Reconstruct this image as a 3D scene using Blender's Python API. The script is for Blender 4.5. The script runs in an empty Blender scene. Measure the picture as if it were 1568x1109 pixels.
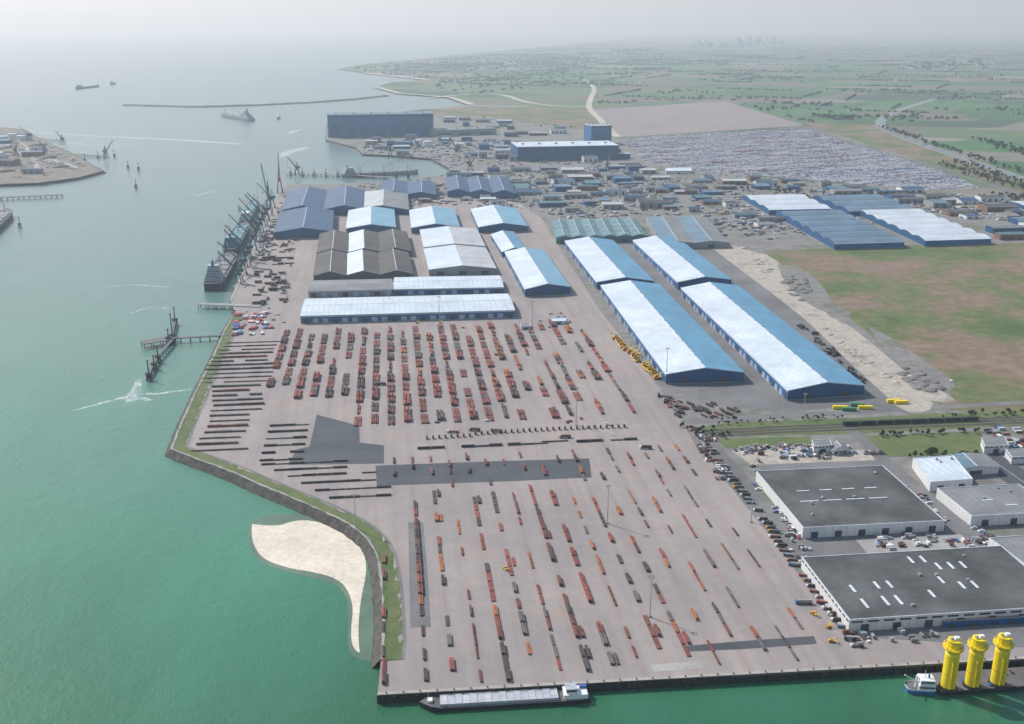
import bpy, math, random
import numpy as np
from mathutils import Vector, Matrix
random.seed(7)
R=random.random
def U(a,b): return a+(b-a)*random.random()
# ------------------------------------------------------------ survey: oblique aerial survey -> site metres
H=320.0; F=1600.0; CX=784.0; CY=554.5; TH=math.atan(514.5/1600.0)
CT,ST=math.cos(TH),math.sin(TH)
WZ=-4.5
def G(u,v,z=0.0):
    x=(u-CX)/F; y=(v-CY)/F
    t=(H-z)/(ST+y*CT)
    return Vector((x*t,(CT-y*ST)*t,z))
scene=bpy.context.scene
COL=scene.collection
# ------------------------------------------------------------ materials
def nt(name):
    m=bpy.data.materials.new(name); m.use_nodes=True
    n=m.node_tree.nodes; l=m.node_tree.links
    b=n['Principled BSDF']
    return m,n,l,b
def c4(c): return (c[0],c[1],c[2],1)
def noise(n,l,vec,scale,detail=6,rough=.6):
    t=n.new('ShaderNodeTexNoise'); t.inputs['Scale'].default_value=scale
    t.inputs['Detail'].default_value=detail; t.inputs['Roughness'].default_value=rough
    l.new(vec,t.inputs['Vector']); return t.outputs['Fac']
def ramp(n,l,fac,stops,const=False):
    r=n.new('ShaderNodeValToRGB'); l.new(fac,r.inputs['Fac'])
    if const: r.color_ramp.interpolation='CONSTANT'
    e=r.color_ramp.elements
    while len(e)<len(stops): e.new(.5)
    for i,(p,c) in enumerate(stops):
        e[i].position=p; e[i].color=c4(c) if not isinstance(c,(int,float)) else (c,c,c,1)
    return r.outputs['Color']
def mixc(n,l,fac,a,b,mode='MIX'):
    m=n.new('ShaderNodeMix'); m.data_type='RGBA'; m.blend_type=mode
    for s,x in ((0,fac),(6,a),(7,b)):
        if hasattr(x,'is_linked'): l.new(x,m.inputs[s])
        elif s==0: m.inputs[0].default_value=x
        else: m.inputs[s].default_value=c4(x)
    return m.outputs[2]
def math_(n,l,op,a,b=0.0):
    m=n.new('ShaderNodeMath'); m.operation=op
    for i,x in ((0,a),(1,b)):
        if hasattr(x,'is_linked'): l.new(x,m.inputs[i])
        else: m.inputs[i].default_value=x
    return m.outputs[0]
def mat(name,col,rough=.8,var=.22,scale=.08,col2=None,metal=0,stripe=None,fine=1.2,thr=(.35,.68)):
    m,n,l,b=nt(name)
    tc=n.new('ShaderNodeTexCoord'); v=tc.outputs['Object']
    a=tuple(x*(1-var) for x in col); c=tuple(min(1,x*(1+var)) for x in col)
    if col2: a=col; c=col2
    out=ramp(n,l,noise(n,l,v,scale,4),[(thr[0],a),(thr[1],c)])
    f=ramp(n,l,noise(n,l,v,fine,3),[(.3,.80),(.7,1.12)])
    out=mixc(n,l,.8,out,f,'MULTIPLY')
    if stripe:
        per,w,dk=stripe
        sp=n.new('ShaderNodeSeparateXYZ'); l.new(tc.outputs['UV'],sp.inputs[0])
        fr=math_(n,l,'FRACT',math_(n,l,'DIVIDE',sp.outputs[0],per))
        ls=math_(n,l,'LESS_THAN',fr,w)
        out=mixc(n,l,math_(n,l,'MULTIPLY',ls,1.0),out,tuple(x*dk for x in col))
    l.new(out,b.inputs['Base Color']); b.inputs['Roughness'].default_value=rough
    b.inputs['Metallic'].default_value=metal
    return m
M={}
def dm(k,*a,**kw): M[k]=mat(k,*a,**kw)
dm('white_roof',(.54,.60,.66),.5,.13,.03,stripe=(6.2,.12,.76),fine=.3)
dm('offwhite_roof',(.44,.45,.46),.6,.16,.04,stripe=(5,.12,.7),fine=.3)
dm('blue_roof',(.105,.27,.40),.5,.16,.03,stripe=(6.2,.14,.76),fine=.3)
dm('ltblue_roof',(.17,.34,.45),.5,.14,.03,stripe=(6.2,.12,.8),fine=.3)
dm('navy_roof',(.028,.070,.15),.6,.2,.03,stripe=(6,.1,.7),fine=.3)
dm('grey_roof',(.19,.195,.20),.75,.2,.03,stripe=(6,.08,.75),fine=.3)
dm('green_roof',(.085,.18,.20),.6,.2,.03,stripe=(8,.1,.7),fine=.3)
dm('slate_roof',(.12,.19,.25),.6,.2,.03,stripe=(8,.1,.7),fine=.3)
dm('brown_roof',(.085,.075,.066),.85,.3,.04,stripe=(5,.15,.6),fine=.4)
dm('felt_roof',(.080,.083,.082),.9,.42,.03,fine=.5)
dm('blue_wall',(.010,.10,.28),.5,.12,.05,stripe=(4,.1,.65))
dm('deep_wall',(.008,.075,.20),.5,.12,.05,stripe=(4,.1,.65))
dm('hall_wall',(.010,.115,.30),.5,.15,.02,stripe=(14,.1,.6))
dm('hall_door',(.006,.07,.19),.5,.15,.02,stripe=(14,.1,.6))
dm('white_wall',(.62,.62,.61),.6,.08,.05,stripe=(5,.06,.7))
dm('grey_wall',(.27,.27,.27),.7,.15,.05,stripe=(4,.08,.7))
dm('brick_wall',(.20,.11,.08),.8,.2,.05)
dm('trim',(.50,.55,.59),.5,.08,.1)
dm('door',(.05,.06,.08),.5,.2,.2)
dm('door_light',(.35,.42,.5),.5,.2,.2)
dm('glass',(.03,.05,.07),.15,.2,.2)
dm('skylight',(.58,.64,.66),.3,.1,.2)
dm('steel_rust',(.165,.058,.042),.85,.35,.12)
dm('steel_red',(.235,.062,.045),.85,.35,.12)
dm('steel_orange',(.33,.11,.040),.85,.3,.12)
dm('steel_dark',(.070,.046,.043),.8,.35,.12)
dm('steel_grey',(.12,.10,.10),.75,.3,.12)
dm('steel_black',(.034,.028,.030),.7,.3,.12)
dm('dunnage',(.22,.16,.12),.9,.2,.2)
dm('asphalt_dark',(.062,.068,.076),.9,.2,.03,fine=.4)
dm('asphalt',(.150,.148,.148),.9,.22,.02,fine=.4)
dm('concrete',(.30,.288,.275),.9,.18,.03,fine=.5)
dm('quay_cap',(.34,.31,.28),.9,.15,.1)
dm('quay_wall',(.035,.031,.028),.9,.4,.15)
dm('rock',(.070,.064,.056),.95,.45,.25,fine=.8)
dm('algae_rock',(.035,.05,.03),.9,.5,.25,fine=.8)
dm('grass',(.070,.115,.028),.95,.0,.05,col2=(.13,.145,.055),fine=.5)
dm('sand',(.62,.55,.45),.95,.1,.03,fine=.3)
dm('wet_sand',(.075,.135,.085),.5,.25,.03,fine=.3)
dm('beach',(.42,.38,.31),.95,.15,.01,fine=.1)
dm('ballast',(.12,.105,.095),.95,.25,.1)
dm('rail',(.06,.045,.04),.6,.2,.1)
dm('yellow',(.82,.62,.008),.45,.06,.2)
dm('orange',(.65,.27,.02),.5,.1,.2)
dm('red',(.38,.045,.035),.5,.15,.2)
dm('white',(.72,.72,.71),.4,.05,.2)
dm('blue',(.03,.13,.34),.45,.1,.2)
dm('teal',(.10,.26,.30),.5,.1,.2)
dm('green',(.03,.22,.08),.5,.1,.2)
dm('darkgreen',(.02,.055,.04),.6,.2,.2)
dm('silver',(.40,.42,.45),.35,.1,.2)
dm('car_white',(.80,.82,.86),.35,.05,.2)
dm('car_silver',(.50,.52,.58),.35,.1,.2)
dm('car_blue',(.10,.15,.34),.4,.1,.2)
dm('car_wine',(.34,.07,.09),.4,.1,.2)
dm('black',(.02,.02,.022),.6,.2,.2)
dm('hull_dark',(.02,.022,.03),.5,.2,.1)
dm('deck',(.13,.12,.115),.8,.25,.1)
dm('crane_grey',(.055,.085,.11),.5,.15,.2)
dm('leaf_dark',(.03,.05,.022),.95,.35,.05)
dm('leaf_light',(.065,.09,.035),.95,.3,.05)
dm('bark',(.08,.06,.045),.95,.2,.3)
dm('spoil_grey',(.17,.16,.15),.95,.3,.08)

def m_water():
    m,n,l,b=nt('water')
    tc=n.new('ShaderNodeTexCoord'); v=tc.outputs['Object']
    sp=n.new('ShaderNodeSeparateXYZ'); l.new(v,sp.inputs[0])
    mp=n.new('ShaderNodeMapping'); mp.inputs['Rotation'].default_value=(0,0,.25); mp.inputs['Scale'].default_value=(1,.35,1)
    l.new(v,mp.inputs[0])
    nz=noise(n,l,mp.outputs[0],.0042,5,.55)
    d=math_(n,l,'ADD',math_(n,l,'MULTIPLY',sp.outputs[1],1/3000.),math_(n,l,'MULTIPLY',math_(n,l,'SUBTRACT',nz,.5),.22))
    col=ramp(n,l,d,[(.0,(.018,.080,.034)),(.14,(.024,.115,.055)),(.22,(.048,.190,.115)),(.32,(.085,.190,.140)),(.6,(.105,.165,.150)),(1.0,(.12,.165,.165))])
    n2=noise(n,l,mp.outputs[0],.02,6,.6)
    col=mixc(n,l,.6,col,ramp(n,l,n2,[(.3,.84),(.7,1.10)]),'MULTIPLY')
    l.new(col,b.inputs['Base Color']); b.inputs['IOR'].default_value=1.33
    b.inputs['Roughness'].default_value=.28
    bp=n.new('ShaderNodeBump'); bp.inputs['Strength'].default_value=.5; bp.inputs['Distance'].default_value=1.2
    hs=math_(n,l,'ADD',noise(n,l,v,.09,6,.65),math_(n,l,'MULTIPLY',noise(n,l,mp.outputs[0],.6,3),.3))
    l.new(hs,bp.inputs['Height']); l.new(bp.outputs[0],b.inputs['Normal'])
    return m
M['water']=m_water()
def m_yard():
    m,n,l,b=nt('yard_paving')
    tc=n.new('ShaderNodeTexCoord'); v=tc.outputs['Object']
    col=ramp(n,l,noise(n,l,v,.009,6,.6),[(.3,(.232,.208,.202)),(.48,(.272,.238,.226)),(.58,(.300,.258,.240)),(.74,(.322,.285,.268))])
    sp=n.new('ShaderNodeSeparateXYZ'); l.new(v,sp.inputs[0])
    fr=math_(n,l,'FRACT',math_(n,l,'DIVIDE',math_(n,l,'SUBTRACT',sp.outputs[0],4.0),14.0))
    dd=math_(n,l,'ABSOLUTE',math_(n,l,'SUBTRACT',fr,.5))
    row=ramp(n,l,dd,[(.0,1.0),(.2,0.0)])
    mp=n.new('ShaderNodeMapping'); mp.inputs['Scale'].default_value=(.06,.015,1); l.new(v,mp.inputs[0])
    st=ramp(n,l,noise(n,l,mp.outputs[0],1,5),[(.4,0.0),(.65,1.0)])
    col=mixc(n,l,math_(n,l,'MULTIPLY',math_(n,l,'MULTIPLY',row,st),.45),col,(.26,.155,.11))
    o=ramp(n,l,noise(n,l,v,.022,7,.7),[(.55,0.0),(.72,1.0)])
    col=mixc(n,l,math_(n,l,'MULTIPLY',o,.45),col,(.37,.26,.17))
    oil=ramp(n,l,noise(n,l,v,.045,6,.75),[(.62,0.0),(.75,1.0)])
    col=mixc(n,l,math_(n,l,'MULTIPLY',oil,.35),col,(.13,.12,.12))
    mp2=n.new('ShaderNodeMapping'); mp2.inputs['Scale'].default_value=(.12,.006,1); l.new(v,mp2.inputs[0])
    t=ramp(n,l,noise(n,l,mp2.outputs[0],1,4),[(.35,.90),(.6,1.03)])
    col=mixc(n,l,1,col,t,'MULTIPLY')
    col=mixc(n,l,.6,col,ramp(n,l,noise(n,l,v,.12,6,.7),[(.3,.84),(.7,1.08)]),'MULTIPLY')
    l.new(col,b.inputs['Base Color']); b.inputs['Roughness'].default_value=.9
    return m
M['yard']=m_yard()
def m_farm():
    m,n,l,b=nt('farmland')
    tc=n.new('ShaderNodeTexCoord'); mp=n.new('ShaderNodeMapping'); l.new(tc.outputs['Object'],mp.inputs[0])
    mp.inputs['Rotation'].default_value=(0,0,.45); mp.inputs['Scale'].default_value=(1/520.,1/330.,0)
    w=n.new('ShaderNodeTexVoronoi'); w.distance='CHEBYCHEV'; w.inputs['Scale'].default_value=1; w.inputs['Randomness'].default_value=.8
    l.new(mp.outputs[0],w.inputs['Vector'])
    s=n.new('ShaderNodeSeparateColor'); l.new(w.outputs['Color'],s.inputs[0])
    col=ramp(n,l,s.outputs[0],[(0,(.04,.105,.03)),(.16,(.09,.135,.06)),(.3,(.050,.135,.04)),(.45,(.135,.115,.085)),(.58,(.07,.12,.055)),(.72,(.17,.155,.12)),(.82,(.04,.075,.035)),(.93,(.20,.18,.15))],True)
    f=ramp(n,l,noise(n,l,tc.outputs['Object'],.01,6),[(.3,.75),(.7,1.2)])
    col=mixc(n,l,.8,col,f,'MULTIPLY')
    l.new(col,b.inputs['Base Color']); b.inputs['Roughness'].default_value=.95
    return m
M['farm']=m_farm()
def m_rough(name,stops,s1,s2,lo=.6):
    m,n,l,b=nt(name); tc=n.new('ShaderNodeTexCoord'); v=tc.outputs['Object']
    col=ramp(n,l,noise(n,l,v,s1,8,.65),stops)
    col=mixc(n,l,.9,col,ramp(n,l,noise(n,l,v,s2,6,.7),[(.3,lo),(.7,1.2)]),'MULTIPLY')
    l.new(col,b.inputs['Base Color']); b.inputs['Roughness'].default_value=.95
    return m
M['meadow']=m_rough('meadow',[(.36,(.062,.105,.024)),(.45,(.105,.135,.040)),(.50,(.150,.140,.065)),(.55,(.200,.135,.090)),(.62,(.215,.165,.115)),(.70,(.10,.125,.04))],.0075,.07,.55)
M['industrial']=m_rough('industrial_ground',[(.3,(.145,.138,.13)),(.5,(.21,.198,.185)),(.62,(.125,.135,.09)),(.75,(.25,.235,.215))],.012,.08)
M['sandtrack']=m_rough('sand_track',[(.3,(.30,.27,.225)),(.5,(.42,.37,.31)),(.7,(.22,.205,.18))],.03,.2)
M['plough']=m_rough('bare_field',[(.3,(.20,.165,.16)),(.7,(.25,.21,.20))],.006,.05,.85)
M['orepark']=m_rough('ore_ground',[(.3,(.12,.10,.085)),(.5,(.20,.165,.13)),(.62,(.09,.095,.07)),(.75,(.22,.175,.14))],.01,.06)
M['lot']=m_rough('car_lot',[(.3,(.24,.24,.255)),(.7,(.29,.285,.295))],.006,.05,.9)
def m_foam():
    m,n,l,b=nt('foam'); tc=n.new('ShaderNodeTexCoord')
    b.inputs['Base Color'].default_value=(.75,.8,.8,1); b.inputs['Roughness'].default_value=.8
    a=ramp(n,l,noise(n,l,tc.outputs['Object'],.16,7,.75),[(.40,0.0),(.66,.85)])
    l.new(a,b.inputs['Alpha']); return m
M['foam']=m_foam()
# ------------------------------------------------------------ mesh builder
class MB:
    def __init__(s,mats): s.v=[];s.f=[];s.m=[];s.uv=[];s.mats=mats
    def mi(s,k):
        if k not in s.mats: s.mats.append(k)
        return s.mats.index(k)
    def face(s,pts,k):
        pts=[Vector(p) for p in pts]; i=len(s.v); s.v+=pts; s.f.append(list(range(i,i+len(pts))))
        s.m.append(k if isinstance(k,int) else s.mi(k))
        a=(pts[1]-pts[0]); 
        a=a.normalized() if a.length>1e-9 else Vector((1,0,0))
        nrm=a.cross(pts[2]-pts[1])
        nrm=nrm.normalized() if nrm.length>1e-9 else Vector((0,0,1))
        b=nrm.cross(a)
        s.uv+=[((p-pts[0]).dot(a),(p-pts[0]).dot(b)) for p in pts]
    def box(s,x,y,z,sx,sy,sz,k,P=None,tx=1,ty=1,kt=None,rot=0,bottom=False):
        P=P or (lambda a,b,c:Vector((a,b,c)))
        cr,sr=math.cos(rot),math.sin(rot)
        def q(a,b,c): return P(x+a*cr-b*sr,y+a*sr+b*cr,c)
        hx,hy=sx/2,sy/2
        lo=[q(-hx,-hy,z),q(hx,-hy,z),q(hx,hy,z),q(-hx,hy,z)]
        hi=[q(-hx*tx,-hy*ty,z+sz),q(hx*tx,-hy*ty,z+sz),q(hx*tx,hy*ty,z+sz),q(-hx*tx,hy*ty,z+sz)]
        for i in range(4):
            j=(i+1)%4; s.face([lo[i],lo[j],hi[j],hi[i]],k)
        s.face(hi,kt if kt is not None else k)
        if bottom: s.face(lo[::-1],k)
    def cyl(s,p0,p1,r0,r1,n,k,cap=True):
        p0=Vector(p0);p1=Vector(p1); d=(p1-p0).normalized()
        a=d.orthogonal().normalized(); b=d.cross(a)
        c0=[p0+(a*math.cos(t)+b*math.sin(t))*r0 for t in [2*math.pi*i/n for i in range(n)]]
        c1=[p1+(a*math.cos(t)+b*math.sin(t))*r1 for t in [2*math.pi*i/n for i in range(n)]]
        for i in range(n):
            j=(i+1)%n; s.face([c0[i],c0[j],c1[j],c1[i]],k)
        if cap: s.face(c1,k)
    def arr(s): return (np.array([tuple(p) for p in s.v]),s.f,s.m)
    def obj(s,name,loc=None):
        loc=Vector(loc) if loc is not None else Vector((0,0,0))
        me=bpy.data.meshes.new(name)
        me.from_pydata([tuple(p-loc) for p in s.v],[],s.f)
        for k in s.mats: me.materials.append(M[k])
        me.polygons.foreach_set('material_index',s.m)
        ul=me.uv_layers.new(name='UVMap'); ul.data.foreach_set('uv',[c for t in s.uv for c in t])
        me.update()
        o=bpy.data.objects.new(name,me); o.location=loc; COL.objects.link(o); return o
def scatter(name,templates,places,mats):
    """templates: (V,faces,mi) ; mi -1 = per-place colour; places: (ti,x,y,z,rot,sx,sy,sz,col)"""
    Vs=[];L=[];LS=[];MI=[];off=0;ls=0
    pre=[(V,np.concatenate([np.array(f) for f in fs]),np.array([len(f) for f in fs]),np.array(mi)) for V,fs,mi in templates]
    for ti,x,y,z,r,sx,sy,sz,c in places:
        V,fl,ln,mi=pre[ti]
        W=V*np.array([sx,sy,sz]); cr,sr=math.cos(r),math.sin(r)
        Q=np.empty_like(W); Q[:,0]=W[:,0]*cr-W[:,1]*sr+x; Q[:,1]=W[:,0]*sr+W[:,1]*cr+y; Q[:,2]=W[:,2]+z
        Vs.append(Q); L.append(fl+off); off+=len(V)
        LS.append(ls+np.concatenate([[0],np.cumsum(ln)[:-1]])); ls+=int(ln.sum())
        MI.append(np.where(mi<0,c,mi))
    Vs=np.concatenate(Vs); L=np.concatenate(L); LS=np.concatenate(LS); MI=np.concatenate(MI)
    me=bpy.data.meshes.new(name)
    me.vertices.add(len(Vs)); me.vertices.foreach_set('co',Vs.astype(np.float32).ravel())
    me.loops.add(len(L)); me.loops.foreach_set('vertex_index',L.astype(np.int32))
    me.polygons.add(len(LS)); me.polygons.foreach_set('loop_start',LS.astype(np.int32))
    for k in mats: me.materials.append(M[k])
    me.polygons.foreach_set('material_index',MI.astype(np.int32))
    me.update(calc_edges=True); me.validate()
    o=bpy.data.objects.new(name,me); COL.objects.link(o); return o
# ------------------------------------------------------------ yard frame
O=G(577,1066); E=Vector((.9934,.1147,0)); D=Vector((-.1147,.9934,0)); YA=math.atan2(E.y,E.x)
def Y(a,b,z=0): return O+E*a+D*b+Vector((0,0,z))
def AB(p): d=p-O; return d.dot(E),d.dot(D)
def sheet(name,px,z,k,yard=False):
    pts=[G(u,v,z) for u,v in px]
    if yard:
        mb=MB([]); mb.face([Vector((*AB(p),z)) for p in pts],k); o=mb.obj(name)
        o.location=(O.x,O.y,0); o.rotation_euler=(0,0,YA); return o
    mb=MB([]); mb.face(pts,k); return mb.obj(name)
def inpoly(p,poly):
    c=False;j=len(poly)-1
    for i in range(len(poly)):
        a,b=poly[i],poly[j]
        if (a.y>p.y)!=(b.y>p.y) and p.x<(b.x-a.x)*(p.y-a.y)/(b.y-a.y)+a.x: c=not c
        j=i
    return c
def rand_in(px,n):
    poly=[G(u,v) for u,v in px]; xs=[p.x for p in poly]; ys=[p.y for p in poly]; out=[]
    while len(out)<n:
        p=Vector((U(min(xs),max(xs)),U(min(ys),max(ys)),0))
        if inpoly(p,poly): out.append(p)
    return out
def resample(pts,step):
    out=[]
    for a,b in zip(pts[:-1],pts[1:]):
        n=max(1,int((b-a).length/step))
        for i in range(n): out.append(a.lerp(b,i/n))
    out.append(pts[-1]); return out
def strip(name,px,prof,ks,z=0,step=6,jit=0,zj=0,zpx=0):
    pts=resample([G(u,v,zpx) for u,v in px],step); mb=MB([]); rows=[]
    for i,p in enumerate(pts):
        t=(pts[min(i+1,len(pts)-1)]-pts[max(i-1,0)]); t.z=0; t.normalize(); nn=Vector((-t.y,t.x,0))
        rows.append([Vector((p.x,p.y,0))+nn*(o+U(-jit,jit))+Vector((0,0,h+U(-zj,zj))) for o,h in prof])
    for a,b in zip(rows[:-1],rows[1:]):
        for i in range(len(prof)-1): mb.face([a[i],b[i],b[i+1],a[i+1]],ks[i])
    return mb.obj(name)
def smooth(px,it=2):
    for _ in range(it):
        q=[px[0]]
        for a,b in zip(px[:-1],px[1:]):
            q+=[(a[0]*.75+b[0]*.25,a[1]*.75+b[1]*.25),(a[0]*.25+b[0]*.75,a[1]*.25+b[1]*.75)]
        px=q+[px[-1]]
    return px
# ------------------------------------------------------------ sea, land
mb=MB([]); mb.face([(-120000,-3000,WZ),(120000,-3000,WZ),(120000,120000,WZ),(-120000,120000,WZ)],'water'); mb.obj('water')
dyke=[(583,1012)]+smooth([(586,985),(586,920),(580,860),(568,832),(545,810),(500,787),(455,767),(405,747),(350,722),(300,704)],1)+[(262,689),(275,655),(300,600),(325,550),(345,505),(360,480)]
coast=[(2600,925),(1568,1010),(577,1066)]+dyke+[(352,460),(372,415),(398,360),(412,325),(424,300),(440,283),(530,281),(600,278),(680,268),(690,259),(660,243),(600,238),(555,236),(545,226),(498,214),(500,188),(600,174),(650,167),(722,160),(690,149),(612,143),(575,133),(600,126),(655,122),(640,114),(570,113),(517,106),(560,98),(620,93),(700,84),(800,75),(880,68),(950,61),(1010,55),(1100,50)]
land=coast+[(3000,50),(3600,300)]
pts=[G(u,v) for u,v in land]
mb=MB([]); mb.face(pts,'farm'); mb.obj('ground')
mb=MB([])
cw=[G(u,v) for u,v in coast]
for a,b in zip(cw[:-1],cw[1:]): mb.face([a,b,b+Vector((0,0,-9)),a+Vector((0,0,-9))],'quay_wall')
mb.obj('quay_wall')
# industrial zone
sheet('industrial_ground',[(2400,935),(1568,1010.5),(578,1065.5)]+dyke+[(353,460),(373,415),(399,360),(413,325),(425,300),(441,283.5),(530,281.5),(600,278.5),(680,268.5),(691,259),(661,243),(601,238),(556,236),(546,226),(499,214),(501,188),(600,175),(740,178),(900,200),(945,212),(990,248),(1200,275),(1420,292),(2000,330)],.04,'industrial')
yardpx=[(1322,1024),(578,1065)]+dyke[:]+[(353,461),(373,415),(399,360),(413,325),(425,301),(780,300),(830,335),(870,400),(915,470),(985,560),(1040,640),(1075,700),(1180,830)]
sheet('concrete_yard',yardpx,.09,'yard',True)
sheet('concrete_yard',[(1322,1024),(1180,830),(1075,700),(1115,720),(1250,860),(1310,975),(2000,930),(2000,985)],.09,'yard',True)
# quay coping
strip('quay_coping',[(578,1065.7),(1568,1010.2),(2300,960)],[(0,.55),(0,-.6),(0,.55),(2.2,.55),(2.2,.1)],['quay_cap']*4,step=30)
strip('quay_coping',[(352,460),(372,415),(398,360),(412,325),(424,300)],[(0,-.5),(0,.5),(-3,.5),(-3,.1)],['quay_cap']*3,step=30)
mb=MB([])
a=G(578,1066); b=G(1568,1010.3); n=60
for i in range(n):
    p=a.lerp(b,(i+.5)/n); mb.box(p.x,p.y-.5,-5,1.2,.8,4.6,'black',rot=YA)
mb.obj('quay_fenders')
mb=MB([])
for i in range(40):
    p=a.lerp(b,(i+.5)/40)+Vector((0,1.1,.55)); mb.cyl(p,p+Vector((0,0,.5)),.3,.22,8,'black'); mb.cyl(p+Vector((0,0,.5)),p+Vector((0,0,.75)),.42,.36,8,'black')
mb.obj('mooring_bollards')
# dyke : rock toe, crest, grass berm
dy=dyke
strip('sea_dyke',dy,[(8,-6),(5,-4.0),(1.6,-.3),(.4,1.0),(-1.0,1.0),(-2.5,.6),(-9.5,.2),(-11,.1)],['algae_rock','rock','rock','concrete','grass','grass','grass'],step=5,jit=.55,zj=.2)
strip('dyke_path',dy,[(-10.8,.16),(-12.8,.16)],['asphalt'],step=8)
# beach
sheet('wet_beach',smooth([(382,801),(381,838),(399,863),(440,877),(500,889),(522,900),(535,925),(532,965),(533,996),(545,1010),(578,1014),(582,960),(580,900),(572,850),(545,815),(500,793),(440,785),(400,792),(382,801)],2),-4.42,'wet_sand')
sheet('sand_beach',smooth([(386,803),(385,815),(388,835),(402,856),(440,870),(480,876),(510,884),(528,896),(537,915),(541,935),(537,965),(539,990),(552,1003),(549,985),(549,950),(553,915),(561,880),(560,855),(550,835),(530,815),(500,803),(470,796),(448,798),(425,806),(386,803)],2),-4.34,'sand')
# asphalt patches
sheet('asphalt_patch',[(485,635),(550,652),(551,678),(588,682),(588,710),(440,712),(455,688),(474,684)],.13,'asphalt_dark')
sheet('asphalt_patch',[(575,713),(740,707),(902,702),(906,731),(780,737),(577,744)],.16,'asphalt_dark')
sheet('asphalt_patch',[(1044,990),(1120,983),(1246,974),(1251,986),(1140,994),(1050,998)],.13,'asphalt_dark')
sheet('concrete_patch',[(995,1018),(1075,1012),(1082,1023),(1000,1029)],.13,'concrete')
sheet('concrete_patch',[(625,800),(648,800),(655,880),(660,960),(628,962)],.12,'asphalt')
# apron around the long warehouses
sheet('asphalt_apron',[(925,450),(1012,592),(1060,609),(1190,632),(1330,620),(1400,636),(1230,450),(1110,375),(960,352),(850,365)],.11,'asphalt')
# meadow, sand track etc
sheet('grass_field',[(1170,385),(1390,376),(1570,372),(2300,380),(2300,600),(1568,636),(1450,628),(1415,600),(1330,510),(1245,440),(1190,405)],.14,'meadow')
sheet('sand_track',smooth([(1080,372),(1110,372),(1150,385),(1182,392),(1215,425),(1245,460),(1295,508),(1330,540),(1380,580),(1432,615),(1420,632),(1385,632),(1350,600),(1300,555),(1240,495),(1190,455),(1140,418),(1080,372)],1),.18,'sandtrack')
sheet('sand_patch',smooth([(1240,480),(1290,490),(1340,530),(1400,580),(1470,612),(1440,618),(1380,600),(1300,530),(1240,480)],1),.21,'sandtrack')
sheet('sand_patch',smooth([(1190,405),(1230,410),(1262,440),(1275,466),(1310,480),(1290,486),(1240,470),(1200,430),(1190,405)],1),.20,'industrial')
sheet('sand_patch',smooth([(1330,500),(1370,520),(1420,555),(1470,590),(1440,602),(1390,570),(1350,535),(1330,500)],1),.20,'industrial')
sheet('grass_verge',[(1062,656),(1110,648),(1310,640),(1700,620),(2200,610),(2200,635),(1700,644),(1310,664),(1070,670)],.15,'grass')
sheet('grass_lawn',[(1312,668),(1500,660),(1514,690),(1475,697),(1345,700)],.15,'grass')
sheet('grass_lawn',[(1095,672),(1240,668),(1245,680),(1110,686)],.15,'grass')
sheet('sand_patch',[(1120,690),(1240,684),(1330,690),(1340,705),(1150,712)],.15,'sandtrack')
sheet('road',[(1060,668),(1090,668),(1170,760),(1310,960),(1285,965),(1190,835),(1110,735)],.16,'asphalt')
sheet('road',[(1480,692),(1520,690),(1700,800),(1700,850),(1568,760)],.16,'asphalt_dark')
sheet('road',[(1060,640),(1300,628),(1700,606),(1700,612),(1300,634),(1062,648)],.17,'asphalt')
sheet('road',[(1290,655),(1310,655),(1400,735),(1500,810),(1600,880),(1560,880),(1470,810),(1390,745)],.16,'asphalt')
sheet('asphalt_lot',[(1150,712),(1340,702),(1400,735),(1520,830),(1700,900),(1700,1000),(1310,975),(1225,850)],.12,'asphalt')
sheet('concrete_patch',[(1310,826),(1470,818),(1500,838),(1330,850)],.2,'concrete')
strip('road_marking',[(1500,691),(1600,762),(1700,828)],[(-.15,.20),(.15,.20)],['white'],step=40)
# car terminal
lot=[(948,213),(1100,203),(1232,197),(1330,228),(1440,262),(1502,288),(1420,291),(1200,272),(1070,262),(990,248)]
sheet('car_terminal_ground',lot,.12,'lot')
sheet('bare_field',[(908,168),(1110,155),(1232,192),(1100,201),(948,210)],.10,'plough')
def line(name,px,w,k,z): return strip(name,px,[(-w/2,z),(w/2,z)],[k],step=60,jit=w*.06)
line('dune_road',smooth([(655,150),(730,143),(775,145),(800,156),(850,163),(898,163)]),26,'beach',.3)
line('dune_road',smooth([(895,122),(912,135),(905,150),(900,165),(920,185),(945,210)]),24,'beach',.35)
line('dune_road',[(560,112),(610,117),(655,122)],60,'beach',.3)
line('dune_beach',[(575,133),(612,143),(690,149),(722,160)],34,'beach',.28)
line('canal_bank',smooth([(1430,152),(1378,168),(1345,184),(1352,200),(1460,238),(1600,285)]),34,'plough',.3)
line('canal',smooth([(1430,152),(1378,168),(1345,184),(1352,200),(1460,238),(1600,285)]),16,'water',.4)
line('road',[(1232,195),(1330,226),(1440,258),(1600,310)],14,'asphalt',.3)
sheet('grass_field',[(1232,190),(1345,190),(1352,203),(1600,290),(1600,305),(1440,255),(1330,222)],.2,'meadow')
sheet('dune_grass',[(600,176),(650,170),(722,163),(900,167),(945,205),(740,178)],.12,'meadow')
strip('breakwater',[(190,160),(300,163),(400,160),(480,156),(545,151),(592,146)],[(22,-6),(7,1),(-7,1),(-22,-6)],['rock']*3,step=20,jit=2,zj=.8)
lp=[(-200,188),(0,195),(35,198),(62,214),(110,235),(157,262),(120,272),(60,280),(-200,290)]
sheet('harbour_bank',lp,1.0,'orepark')
strip('harbour_bank_revetment',lp[1:-1],[(3,1),(-14,-6)],['rock'],step=15,jit=2,zpx=1)
strip('harbour_bank_revetment',lp[1:-1],[(-3,1.05),(14,-6)],['rock'],step=15,jit=2,zpx=1)
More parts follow.
